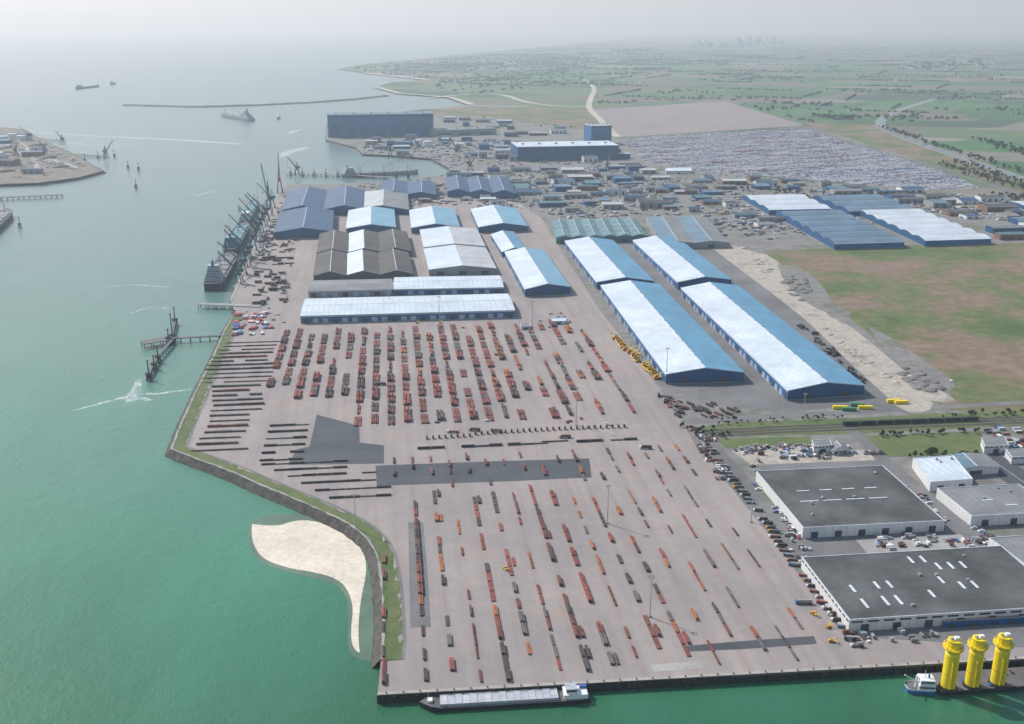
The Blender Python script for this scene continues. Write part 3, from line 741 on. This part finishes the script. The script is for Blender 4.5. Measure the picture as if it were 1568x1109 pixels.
def plant_mesh():
    mb=MB([])
    mb.box(0,0,.8,3.2,6.5,1.5,'orange'); mb.box(0,-2.3,2.3,3,1.8,.8,'orange'); mb.box(-.4,-.2,2.3,1.5,1.7,1.6,'glass',tx=.85,ty=.85,kt='orange')
    for x in (-1.5,1.5):
        for y,r in ((2.1,.95),(-2.2,.8)): mb.cyl((x-.4,y,r),(x+.4,y,r),r,r,10,'black')
    mb.cyl((.7,-2.4,3.2),(.7,4.6,6.5),.45,.35,6,'yellow'); mb.cyl((.7,4.6,6.5),(.7,4.9,3.4),.25,.25,6,'black')
    mb.box(.7,5,2.6,5.5,.9,.7,'yellow'); return mb.obj('reach_stacker')
rs=[plant_mesh()]
for i in range(15):
    u=945+i*4.7; v=519+i*4.4; put(rs,G(u,v,.15)+Vector((U(-4,0),0,0)),YA+math.pi/2*random.choice([.9,1.1,3]),U(.8,1.1))
for a,b in ((246,20),(250,34),(247,48),(40,690),(66,688),(78,120),(90,665)): put(rs,Y(a,b,.15),U(0,6),.5)
def one_container(k):
    mb=MB([]); mb.box(0,0,.1,2.6,12.2,2.7,k)
    for i in range(12): mb.box(-1.33,-5.5+i,.3,.06,.4,2.3,k); mb.box(1.33,-5.5+i,.3,.06,.4,2.3,k)
    mb.box(0,-6.13,.3,2.2,.05,2.3,'door'); return mb.obj('shipping_container')
cs=[one_container(k) for k in ('yellow','green','yellow','green')]
for o,(u,v) in zip(cs,((1286,626),(1300,629),(1325,626),(1313,622))): o.location=G(u,v,.2); o.rotation_euler=(0,0,YA+math.pi/2-.2); used.add(o.name)
for u,v in ((1368,616),(1380,618)): put([cs[0]],G(u,v,.2),YA+math.pi/2)
for off,z in ((-9,0),(-3,0),(3,0)):
    strip('railway_track',[(1062,663),(1200,656),(1400,648),(1700,636),(2100,622)],[(off-1.9,.32),(off+1.9,.32)],['ballast'],step=30)
    for r_ in (-.75,.75): strip('railway_rail',[(1062,663),(1200,656),(1400,648),(1700,636),(2100,622)],[(off+r_-.09,.34),(off+r_-.09,.5),(off+r_+.09,.5),(off+r_+.09,.34)],['rail']*3,step=40)
def wagon():
    mb=MB([]); mb.box(0,0,1.1,2.8,14,.5,'black'); mb.box(0,0,1.6,2.6,13.4,2.2,'darkgreen',tx=1.12,ty=1.02,kt='steel_black')
    for i in range(8): mb.box(-1.42,-6+i*1.7,1.6,.12,.2,2.1,'black'); mb.box(1.42,-6+i*1.7,1.6,.12,.2,2.1,'black')
    for y in (-5.4,-3.8,3.8,5.4):
        for x in (-.8,.8): mb.cyl((x-.1,y,.95),(x+.1,y,.95),.45,.45,8,'black')
    return mb.obj('freight_wagon')
wg=[wagon()]
ta=G(1290,652); tb=G(1505,644); n=int((tb-ta).length/15); dr=(tb-ta).normalized()
for i in range(n): put(wg,ta+dr*(15*i+7),math.atan2(dr.y,dr.x)-math.pi/2)
# ------------------------------------------------------------ light masts
def mast(u,v,h):
    mb=MB([]); p=G(u,v); mb.box(p.x,p.y,0,1.6,1.6,.8,'concrete')
    mb.cyl(p+Vector((0,0,.8)),p+Vector((0,0,h)),.42,.2,8,'silver')
    mb.cyl(p+Vector((-1.6,0,h)),p+Vector((1.6,0,h)),.12,.12,6,'silver')
    mb.cyl(p+Vector((0,-1.6,h-.6)),p+Vector((0,1.6,h-.6)),.12,.12,6,'silver')
    for t in range(6):
        an=t*math.pi/3; mb.box(p.x+1.5*math.cos(an),p.y+1.5*math.sin(an),h-.5,.7,.5,.5,'grey_wall')
    mb.obj('light_mast',p)
for u,v,h in ((882,652,34),(995,945,26),(930,802,28),(1020,586,34),(673,502,36),(545,812,26),(815,502,30),(1150,800,20),(440,455,30),(700,330,30),(1230,640,22),(596,470,30)): mast(u,v,h)
mb=MB([]); p=G(1450,632)
for i in range(9):
    z0=i*3.2; w0=1.6-.12*i; w1=1.6-.12*(i+1)
    cs0=[(sx*w0,sy*w0) for sx,sy in ((-1,-1),(1,-1),(1,1),(-1,1))]; cs1=[(sx*w1,sy*w1) for sx,sy in ((-1,-1),(1,-1),(1,1),(-1,1))]
    for j in range(4):
        a=p+Vector((*cs0[j],z0)); b=p+Vector((*cs1[j],z0+3.2)); c=p+Vector((*cs1[(j+1)%4],z0+3.2))
        mb.cyl(a,b,.14,.14,4,'silver'); mb.cyl(a,c,.09,.09,4,'silver')
mb.box(p.x,p.y,28.8,2,2,1.2,'white'); mb.obj('lattice_mast',p)
# ------------------------------------------------------------ ships
def ship(name,st,bo,beam,fb,hull='hull_dark',deckk='deck',sup='white',suplen=.16,suph=12,masts=3,hatch='deck',zz=WZ,boom=True,supfront=False):
    A=G(*st,zz);B=G(*bo,zz); d=B-A; L=d.length; d/=L; r=Vector((d.y,-d.x,0))
    P=lambda x,y,z:A+r*x+d*y+Vector((0,0,z))
    mb=MB([]); N=14; pr=[]
    for i in range(N+1):
        t=i/N; hw=beam/2*(min(1,.78+t*3) if t<.1 else 1)*(1 if t<.8 else math.sqrt(max(0,1-((t-.8)/.2)**2))*.98+.02)
        sheer=fb*(1+.25*max(0,(t-.8)/.2)**2)
        pr.append((t*L,hw,sheer))
    for (y0,h0,s0),(y1,h1,s1) in zip(pr[:-1],pr[1:]):
        for sg in (-1,1):
            mb.face([P(sg*h0*.93,y0,-.5),P(sg*h1*.93,y1,-.5),P(sg*h1,y1,s1),P(sg*h0,y0,s0)],hull)
            mb.face([P(sg*h0,y0,s0),P(sg*h1,y1,s1),P(sg*h1*.97,y1,s1+.8),P(sg*h0*.97,y0,s0+.8)],sup)
        mb.face([P(-h0,y0,s0),P(h0,y0,s0),P(h1,y1,s1),P(-h1,y1,s1)],deckk)
    mb.face([P(-pr[0][1],0,-.5),P(pr[0][1],0,-.5),P(pr[0][1],0,fb),P(-pr[0][1],0,fb)],hull)
    sl=L*suplen; tiers=max(1,int(suph/2.8)); y0=L*.03 if not supfront else L*.72
    for t in range(tiers):
        w=beam*(.86-.06*t); l=sl*(1-.12*t)
        mb.box(0,y0+sl/2,fb+t*2.8,w,l,2.75,sup,P,bottom=False)
        mb.face([P(-w/2*.92,y0+sl/2-l/2-.06,fb+t*2.8+1.2),P(w/2*.92,y0+sl/2-l/2-.06,fb+t*2.8+1.2),P(w/2*.92,y0+sl/2-l/2-.06,fb+t*2.8+2.1),P(-w/2*.92,y0+sl/2-l/2-.06,fb+t*2.8+2.1)],'glass')
        for sg in (-1,1): mb.face([P(sg*(w/2+.06),y0+sl/2-l*.45,fb+t*2.8+1.2),P(sg*(w/2+.06),y0+sl/2+l*.45,fb+t*2.8+1.2),P(sg*(w/2+.06),y0+sl/2+l*.45,fb+t*2.8+2.1),P(sg*(w/2+.06),y0+sl/2-l*.45,fb+t*2.8+2.1)],'glass')
    top=fb+tiers*2.8
    mb.cyl(P(0,y0+sl*.35,top),P(0,y0+sl*.35,top+suph*.35),beam*.07,beam*.06,8,'blue')
    mb.cyl(P(0,y0+sl*.6,top),P(0,y0+sl*.6,top+suph*.7),.25,.12,6,'white')
    ys=L*(suplen+.07); ye=L*.86
    if hatch:
        nh=max(1,int((ye-ys)/(beam*.9)))
        for i in range(nh):
            l=(ye-ys)/nh; mb.box(0,ys+l*(i+.5),fb,beam*.7,l*.86,1.5,hatch,P,kt='teal' if hatch=='deck' and sup!='silver' else 'grey_roof')
    for i in range(masts):
        y=ys+(ye-ys)*(i+.0)/max(1,masts-1) if masts>1 else ys
        mb.cyl(P(0,y,fb),P(0,y,fb+beam*.8),.8,.6,8,sup)
        mb.cyl(P(0,y,fb+beam*.35),P(beam*.35*(1 if i%2 else -1),y+beam*.9,fb+beam*1.05),.45,.3,6,'crane_grey' if i%2 else sup)
    return mb.obj(name,A)
ship('cargo_ship',(326,446),(354,398),27,10,sup='silver',suph=20,masts=4)
ship('cargo_ship',(352,392),(376,350),24,10,sup='teal',suph=16,masts=3,hull='darkgreen')
ship('cargo_ship',(374,346),(392,312),20,8,sup='white',suph=12,masts=3)
ship('dredger',(386,186),(340,178),30,9,sup='silver',suph=26,masts=3,suplen=.3,hull='grey_wall')
ship('cargo_ship',(118,137),(152,133),24,9,sup='crane_grey',suph=12,masts=0)
ship('fishing_boat',(170,130),(177,129),14,7,suph=14,masts=1,suplen=.4)
ship('cargo_ship',(522,272),(640,266),24,7,hull='grey_wall',sup='silver',suph=14,masts=3)
ship('cargo_ship',(-30,372),(14,330),26,10,sup='silver',suph=18,masts=4)
ship('fishing_boat',(426,183),(427,178),10,5,suph=8,masts=1,suplen=.4,hull='red')
ship('fishing_boat',(560,234),(590,233),12,4,suph=8,masts=1,suplen=.3,hull='grey_wall')
def barge():
    A=G(902,1068,WZ);B=G(643,1083,WZ); d=B-A;L=d.length;d/=L;r=Vector((-d.y,d.x,0))
    P=lambda x,y,z:A+r*x+d*y+Vector((0,0,z)); mb=MB([]); bm=10.5; N=16; pr=[]
    for i in range(N+1):
        t=i/N; f=1 if t<.88 else math.sqrt(max(0,1-((t-.88)/.12)**2)); f*=min(1,.75+t*5); pr.append((t*L,max(.2,bm/2*f),2.4+(.9 if t>.9 else 0)))
    for (y0,h0,s0),(y1,h1,s1) in zip(pr[:-1],pr[1:]):
        for sg in (-1,1): mb.face([P(sg*h0*.95,y0,-.4),P(sg*h1*.95,y1,-.4),P(sg*h1,y1,s1),P(sg*h0,y0,s0)],'hull_dark')
        mb.face([P(-h0,y0,s0),P(h0,y0,s0),P(h1,y1,s1),P(-h1,y1,s1)],'deck')
    mb.face([P(-3.9,0,-.4),P(3.9,0,-.4),P(3.9,0,2.4),P(-3.9,0,2.4)],'hull_dark')
    y0,y1=L*.19,L*.88
    for x in (-3.9,3.9): mb.box(x,(y0+y1)/2,2.4,.35,y1-y0,1.4,'silver',P)
    for y in (y0,y1): mb.box(0,y,2.4,7.8,.35,1.4,'silver',P)
    n=16
    for i in range(n):
        l=(y1-y0)/n; mb.box(0,y0+l*(i+.5),3.0+(.25 if i%2 else 0),7.2,l*.97,.5,'silver' if i%3 else 'offwhite_roof',P)
    mb.box(0,L*.085,2.4,8.4,L*.14,2.3,'white',P,tx=.95); mb.box(0,L*.11,4.7,5.4,5.4,2.5,'white',P,tx=.9,ty=.85)
    mb.box(0,L*.11,5.5,5.3,5.35,1.0,'glass',P,tx=.98,ty=.98); mb.box(0,L*.11,7.2,5.8,5.8,.2,'silver',P)
    mb.box(-2.2,L*.035,4.7,1.8,3.6,1.2,'blue',P); mb.cyl(P(0,L*.12,7.3),P(0,L*.12,11),.1,.06,6,'white'); mb.cyl(P(0,L*.95,3.3),P(0,L*.95,8),.1,.06,6,'white')
    mb.box(0,L*.94,3.3,3,2.4,1,'white',P)
    for y in range(int(L*.2),int(L*.88),6): mb.cyl(P(5.1,y,2.4),P(5.1,y,3.3),.05,.05,4,'white',False)
    mb.obj('river_barge',A)
barge()
A=G(1440,1066,WZ);B=G(1640,1052,WZ);d=(B-A).normalized();nn=Vector((-d.y,d.x,0)); L=(B-A).length
P=lambda x,y,z:A+d*x+nn*y+Vector((0,0,z))
mb=MB([]); mb.box(L/2,8,-.5,L,16,3,'hull_dark',P,kt='deck')
for i in range(22): mb.cyl(P(L*i/22+.5,.3,2.5),P(L*i/22+.5,.3,3.6),.06,.06,4,'yellow',False)
for i in range(9): mb.box(U(3,L-3),U(2,14),2.5,U(1,3),U(1,2.5),U(.6,1.6),random.choice(['steel_rust','blue','grey_wall']),P)
for i in range(10): mb.cyl(P(L*(i+.5)/10,-.3,1),P(L*(i+.5)/10,-.5,1),.8,.8,10,'black')
mb.obj('transport_barge',A)
def tp(u,v):
    p=G(u,v,-2); mb=MB([]); z=lambda h:p+Vector((0,0,h))
    mb.cyl(z(0),z(1.4),4.6,4.2,24,'black',True)
    mb.cyl(z(1.4),z(20),3.6,3.6,28,'yellow'); mb.cyl(z(20),z(21),3.6,3.1,28,'yellow',False); mb.cyl(z(21),z(27.5),3.1,3.1,28,'yellow')
    mb.cyl(z(9),z(9.3),3.72,3.72,28,'orange',False); mb.cyl(z(27.5),z(28.1),3.3,3.3,24,'yellow')
    mb.cyl(z(23.4),z(23.9),5.1,5.1,12,'yellow')
    for i in range(14):
        an=i*2*math.pi/14; q=Vector((5*math.cos(an),5*math.sin(an),0)); q2=Vector((5*math.cos(an+.449),5*math.sin(an+.449),0))
        mb.cyl(z(23.9)+q,z(25.2)+q,.11,.11,4,'yellow',False); mb.cyl(z(25.2)+q,z(25.2)+q2,.11,.11,4,'yellow',False); mb.cyl(z(24.6)+q,z(24.6)+q2,.08,.08,4,'yellow',False)
        if i%2==0: mb.cyl(z(21.4)+q*.66,z(23.4)+q*.95,.14,.14,4,'yellow',False)
    mb.box(p.x+1.2,p.y,p.z+28.1,2.2,2,1.6,'white'); mb.box(p.x-1.4,p.y-.5,p.z+28.1,1.4,1.6,1.2,'grey_wall'); mb.box(p.x+3.9,p.y-1.2,p.z+23.9,1.2,1.4,2.2,'white')
    mb.cyl(z(23.9)+Vector((-3.8,-2.2,0)),z(28.6)+Vector((-3.8,-2.2,0)),.22,.18,6,'yellow'); mb.cyl(z(28.6)+Vector((-3.8,-2.2,0)),z(30.2)+Vector((-.8,-3.5,0)),.16,.1,6,'yellow')
    for x in (-1.1,1.1):
        mb.cyl(z(2)+Vector((x,-4.6,0)),z(16)+Vector((x,-4.6,0)),.24,.24,6,'yellow'); mb.cyl(z(16)+Vector((x,-4.6,0)),z(17)+Vector((x,-3.5,0)),.24,.24,6,'yellow')
        for h in (3,8,13): mb.cyl(z(h)+Vector((x,-4.6,0)),z(h)+Vector((x*.8,-3.4,0)),.15,.15,5,'yellow')
    for h in range(3,23): mb.cyl(z(h)+Vector((-.4,-4,0)),z(h)+Vector((.4,-4,0)),.05,.05,4,'yellow',False)
    mb.obj('turbine_transition_piece',p)
tp(1451,1053);tp(1488,1050);tp(1527,1047)
ship('work_boat',(1430,1058),(1384,1056),8,2.2,hull='blue',sup='white',suplen=.55,suph=6,masts=1,hatch=None)
def crane(u,v,h,az,reach,k='crane_grey'):
    p=G(u,v); mb=MB([]); z=lambda x,y,zz:p+Vector((x*math.cos(az)-y*math.sin(az),x*math.sin(az)+y*math.cos(az),zz))
    g=5; ph=h*.3
    for x in (-g,g):
        for y in (-g,g):
            mb.cyl(z(x,y,0),z(x*.55,y*.55,ph),.85,.65,6,k); mb.box(x,y,0,1.6,3,1,'black',z)
    mb.box(0,0,ph,g*1.5,g*1.5,1.2,k,z)
    mb.cyl(z(0,0,ph+1.2),z(0,0,ph+3),2.2,2,10,k)
    mb.box(0,-2.5,ph+3,5,9,4.5,k,z); mb.box(2.2,2.6,ph+3.4,2,2.4,2.6,'glass',z,kt='white')
    for x in (-1.8,1.8): mb.cyl(z(x,-4,ph+7),z(0,-1,h*.72),.55,.4,6,k); mb.cyl(z(x,1.5,ph+6),z(0,-1,h*.72),.55,.4,6,k)
    n=9
    for x in (-1.3,1.3):
        mb.cyl(z(x,2,ph+5),z(x*.2,reach,h),.6,.42,5,k)
        mb.cyl(z(x,1.6,ph+7),z(x*.2,reach,h+.6),.35,.28,5,k)
    for i in range(n):
        t0=i/n;t1=(i+1)/n; s=-1 if i%2 else 1
        q=lambda t,sg:z(sg*1.3*(1-.8*t),2+(reach-2)*t,ph+5+(h-ph-5)*t)
        mb.cyl(q(t0,s),q(t1,-s),.26,.26,4,k)
    mb.cyl(z(0,-1,h*.72),z(0,reach,h+.4),.15,.15,4,'black'); mb.cyl(z(0,reach,h),z(0,reach,h*.45),.12,.12,4,'black'); mb.box(0,reach,h*.4,1.4,1.4,2.4,'black',z)
    mb.obj('harbour_crane',p)
for u,v,h,az,re in ((372,420,46,1.9,30),(377,408,50,1.3,30),(381,400,52,1.6,30),(388,383,55,1.9,32),(392,370,50,1.2,28),(396,362,52,2.1,30),(399,356,56,1.8,30),(404,346,52,1.4,30),(408,338,50,2.0,30),(413,330,88,.5,34),(417,318,46,1.9,25),(366,434,42,1.5,25)): crane(u,v,h,az,re)
crane(429,296,78,.1,10,'red')
for u,v,h in ((163,243,45),(700,240,50),(640,232,40),(930,262,35),(598,243,60),(455,268,40),(96,222,40),(720,262,40),(850,288,30),(70,240,40),(25,240,40),(45,215,40)): crane(u,v,h,U(0,6),h*.5)
def jetty(pts,w,z=1.0,k='concrete'):
    q=[G(u,v,0) for u,v in pts]; mb=MB([])
    for a,b in zip(q[:-1],q[1:]):
        d=(b-a);L=d.length;d/=L;n=Vector((-d.y,d.x,0)); P=lambda x,y,zz:a+d*x+n*y+Vector((0,0,zz))
        mb.box(L/2,0,z-.9,L,w,.9,k,P,bottom=True)
        for sg in (-1,1):
            mb.cyl(P(0,sg*w*.46,z+1.1),P(L,sg*w*.46,z+1.1),.08,.08,4,'silver')
            for i in range(int(L/6)+1): mb.cyl(P(min(L,i*6),sg*w*.46,z),P(min(L,i*6),sg*w*.46,z+1.1),.07,.07,4,'silver',False)
            for i in range(int(L/10)+1): mb.cyl(P(min(L,i*10),sg*w*.35,-9),P(min(L,i*10),sg*w*.35,z-.9),.45,.45,8,'black')
    mb.obj('jetty',q[0])
def dolphin(u,v,h=8):
    p=G(u,v,0); mb=MB([])
    for i in range(6):
        an=i*math.pi/3; mb.cyl(p+Vector((3*math.cos(an),3*math.sin(an),-9)),p+Vector((2*math.cos(an),2*math.sin(an),2)),.6,.6,8,'black')
    mb.cyl(p+Vector((0,0,1.5)),p+Vector((0,0,3)),3.4,3.4,10,'quay_wall'); mb.cyl(p+Vector((0,0,3)),p+Vector((0,0,3+h)),.7,.5,8,'black'); mb.box(p.x,p.y,3+h,2,2,1,'crane_grey')
    mb.obj('mooring_dolphin',p)
jetty([(350,514),(262,519)],5,k='deck'); jetty([(262,519),(218,526)],14,k='deck')
jetty([(266,519),(240,549)],2.4,k='deck'); jetty([(240,549),(226,576)],2.4,k='deck'); jetty([(262,519),(268,492)],2.4,k='deck')
for u,v,h in ((264,516,22),(268,492,12),(242,549,10),(228,576,12),(258,520,8),(236,560,7)): dolphin(u,v,h)
jetty([(305,466),(360,468),(400,470)],9)
jetty([(440,266),(520,268),(600,272)],8)
for u in range(445,640,18): dolphin(u,265+(u-440)*.03,8)
for u,v in ((196,255),(212,258),(160,236),(150,240),(175,238),(130,245),(30,345),(208,285)): dolphin(u,v,10)
jetty([(110,236),(165,240)],8,k='deck'); jetty([(95,299),(0,303),(-60,305)],12,k='deck'); jetty([(60,212),(100,216)],6)
def blob(seed,sub=1,rough=.28,flatb=False):
    import bmesh
    bm=bmesh.new(); bmesh.ops.create_icosphere(bm,subdivisions=sub,radius=1); r=random.Random(seed)
    for v in bm.verts: v.co*=1+r.uniform(-rough,rough)
    if flatb:
        for v in bm.verts: v.co.z=max(v.co.z,-.05)
    V=np.array([tuple(v.co) for v in bm.verts]); f=[[v.index for v in fc.verts] for fc in bm.faces]; bm.free()
    return V,f,[-1]*len(f)
HT=[blob(i,3,.07,True) for i in range(3)]
pp=[]
for (px,n,s0,s1,c) in (([(1195,425),(1225,420),(1245,450),(1220,465)],34,2.5,6,0),([(1370,560),(1430,575),(1440,598),(1400,600)],30,2.5,6,0),([(1130,375),(1180,400),(1180,430),(1150,400)],24,2,5,1),([(1260,500),(1300,530),(1380,590),(1300,545)],36,1.5,4,1),([(-60,205),(40,207),(120,250),(40,270),(-60,270)],36,8,20,2)):
    for p in rand_in(px,n):
        s=U(s0,s1); pp.append((random.randrange(3),p.x,p.y,1.0 if c==2 else .1,U(0,6),s*U(.9,1.7),s,s*.34,c))
scatter('spoil_heaps',HT,pp,['spoil_grey','sandtrack','orepark'])
def tree_t(seed):
    r=random.Random(seed); mb=MB([]); mb.cyl((0,0,0),(0,0,.45),.035,.02,5,2)
    for i in range(3): 
        an=r.uniform(0,6.3); mb.cyl((0,0,.28),(.2*math.cos(an),.2*math.sin(an),.6),.018,.008,4,2)
    for c in range(9):
        an=r.uniform(0,6.3); rr=r.uniform(0,.27); cx,cy,cz=rr*math.cos(an),rr*math.sin(an),r.uniform(.38,.88); sc=r.uniform(.1,.17)*(1.25-abs(cz-.6))
        for q in range(9):
            n=Vector((r.gauss(0,1),r.gauss(0,1),r.gauss(0,1))).normalized(); cc=Vector((cx,cy,cz))+n*sc*r.uniform(.4,1.1)
            a=n.orthogonal().normalized()*sc*.62; b=n.cross(a)
            mb.face([cc-a-b,cc+a-b*.6,cc+a*.7+b,cc-a*.8+b],0 if r.random()<.55 else 1)
    return mb.arr()
TT=[tree_t(i) for i in range(5)]
TS=[blob(20+i,1,.38) for i in range(5)]
pp=[]
def belt(px,n,h0,h1,wid):
    pts=[G(u,v) for u,v in px]; seg=resample(pts,3)
    for i in range(n):
        p=random.choice(seg); h=U(h0,h1); pp.append((random.randrange(5),p.x+random.gauss(0,wid),p.y+random.gauss(0,wid),0,U(0,6),h*1.0,h*1.0,h,0))
belt([(1245,178),(1310,184)],60,9,15,12); belt([(1352,196),(1460,232),(1600,275)],150,7,12,9); belt([(1500,215),(1600,245)],70,8,14,14)
belt([(1440,252),(1600,300)],100,6,10,8); belt([(1120,290),(1300,300),(1420,300)],60,6,10,8); belt([(1470,250),(1580,290)],100,6,10,20)
belt([(1530,300),(1600,310)],50,6,11,20); belt([(1060,660),(1110,668)],20,3,6,5); belt([(1400,700),(1500,700)],20,4,8,3); belt([(1440,640),(1700,625)],35,3,6,3)
belt([(585,180),(740,182),(900,200)],60,4,8,25); belt([(1105,650),(1290,640)],30,2,4,3); belt([(1330,668),(1500,661)],24,3,6,2)
scatter('tree_belt',TT,pp,['leaf_dark','leaf_light','bark'])
pp=[]
farmpoly=[G(u,v) for u,v in [(760,140),(560,108),(620,95),(800,77),(1000,58),(2600,58),(2600,260),(1600,250),(1450,205),(1345,180),(1230,188),(1110,152),(915,160)]]
for i in range(420):
    d=U(0,1)**.8; yy=3300+d*15000; xx=U(-.35,.9)*yy*.62+yy*.05; an=-.45+random.choice([0,math.pi/2])+U(-.06,.06)
    n=random.randint(12,60); sp=U(9,14); 
    if not inpoly(Vector((xx,yy,0)),farmpoly): continue
    for q in range(n):
        x=xx+math.cos(an)*sp*q; y=yy+math.sin(an)*sp*q
        if R()<.88 and inpoly(Vector((x,y,0)),farmpoly):
            h=U(3,6.5); pp.append((random.randrange(5),x+U(-3,3),y+U(-3,3),h*.55,U(0,6),h*1.1,h*1.1,h,random.randrange(2)))
for i in range(60):
    yy=3600+U(0,1)*12000; xx=U(-.3,.8)*yy*.6
    for q in range(random.randint(25,70)):
        x=xx+random.gauss(0,90); y=yy+random.gauss(0,60)
        if inpoly(Vector((x,y,0)),farmpoly): h=U(3,7); pp.append((random.randrange(5),x,y,h*.55,U(0,6),h*1.2,h*1.2,h,random.randrange(2)))
for p in rand_in([(530,105),(570,112),(640,112),(690,147),(760,142),(900,120),(900,80),(700,88),(600,96)],900):
    h=U(3,8); pp.append((random.randrange(5),p.x,p.y,h*.3,U(0,6),h*1.8,h*1.8,h,random.randrange(2)))
scatter('distant_trees',TS,pp,['leaf_dark','leaf_light'])
def house_f(mb):
    mb.box(0,0,0,1,1,.6,-1)
    for sg in (-1,1): mb.face([(sg*.55,-.55,.58),(sg*.55,.55,.58),(0,.55,1),(0,-.55,1)],0)
    for y in (-.5,.5): mb.face([(-.5,y,.6),(.5,y,.6),(0,y,1)],0)
HS=T(house_f); pp=[]
for cx,cy,n,s in [(U(-.1,.75)*yy*.6,yy,random.randint(8,40),U(60,260)) for yy in [3800+600*i for i in range(22)]]:
    for q in range(n):
        x=cx+random.gauss(0,s); y=cy+random.gauss(0,s)
        if inpoly(Vector((x,y,0)),farmpoly): pp.append((0,x,y,0,U(0,3),U(10,30),U(8,16),U(6,11),random.choice([0,1,2,3,2])))
for p in rand_in([(940,80),(990,76),(1000,80),(945,84)],30): pp.append((0,p.x,p.y,0,U(0,3),U(30,90),U(30,60),U(15,40),1))
for p in rand_in([(1380,98),(1500,92),(1510,103),(1385,106)],50): pp.append((0,p.x,p.y,0,U(0,3),U(20,60),U(20,40),U(10,30),random.choice([1,2])))
scatter('distant_village_houses',[HS],pp,['brown_roof','white_wall','brick_wall','grey_wall'])
mb=MB([])
for p in rand_in([(1060,64),(1200,62),(1200,70),(1060,73)],60):
    w=U(25,70);h=U(15,60) if R()<.85 else U(80,130)
    mb.box(p.x,p.y,0,w,w*.7,h,'grey_wall'); mb.box(p.x,p.y,h,w*.4,w*.3,h*.06+2,'grey_wall')
    for r_ in range(3,int(h),8): mb.box(p.x,p.y,r_,w+.6,w*.7+.6,1.4,'glass')
mb.obj('distant_town_skyline')
# ------------------------------------------------------------ atmosphere
me_m=bpy.data.materials.new('haze_volume'); me_m.use_nodes=True
n=me_m.node_tree.nodes;l=me_m.node_tree.links; n.remove(n['Principled BSDF'])
vs=n.new('ShaderNodeVolumeScatter'); vs.inputs['Color'].default_value=(.74,.90,1,1); vs.inputs['Density'].default_value=8.2e-5; vs.inputs['Anisotropy'].default_value=.3
va=n.new('ShaderNodeVolumeAbsorption'); va.inputs['Color'].default_value=(.35,.72,1,1); va.inputs['Density'].default_value=5e-6
ad=n.new('ShaderNodeAddShader'); l.new(vs.outputs[0],ad.inputs[0]); l.new(va.outputs[0],ad.inputs[1])
l.new(ad.outputs[0],n['Material Output'].inputs['Volume']); M['haze']=me_m
mb=MB([]); mb.box(0,22000,-60,90000,60000,1000,'haze',bottom=True); hz=mb.obj('sky_haze')
# ------------------------------------------------------------ light
sd=Vector((-.78,.60,0)).normalized(); EL=math.radians(42)
sv=Vector((sd.x*math.cos(EL),sd.y*math.cos(EL),math.sin(EL)))
su=bpy.data.lights.new('sun','SUN'); su.energy=5.0; su.angle=math.radians(.5); su.color=(1,.98,.95)
so=bpy.data.objects.new('sun',su); so.rotation_euler=sv.to_track_quat('Z','Y').to_euler(); COL.objects.link(so)
w=bpy.data.worlds.new('World'); scene.world=w; w.use_nodes=True
sky=w.node_tree.nodes.new('ShaderNodeTexSky'); sky.sky_type='NISHITA'; sky.sun_disc=False
sky.sun_elevation=EL; sky.sun_rotation=math.atan2(sd.x,sd.y)%(2*math.pi); sky.dust_density=1.4; sky.air_density=1.3
w.node_tree.links.new(sky.outputs[0],w.node_tree.nodes['Background'].inputs[0]); w.node_tree.nodes['Background'].inputs[1].default_value=.15
scene.view_settings.view_transform='Standard'; scene.view_settings.look='None'; scene.view_settings.exposure=0
# ------------------------------------------------------------ camera
cd=bpy.data.cameras.new('camera'); cam=bpy.data.objects.new('camera',cd); COL.objects.link(cam)
cam.location=(0,0,H); cam.rotation_euler=(math.pi/2-TH,0,0); cd.sensor_width=36; cd.lens=36*F/1568; cd.clip_start=1; cd.clip_end=200000
scene.camera=cam
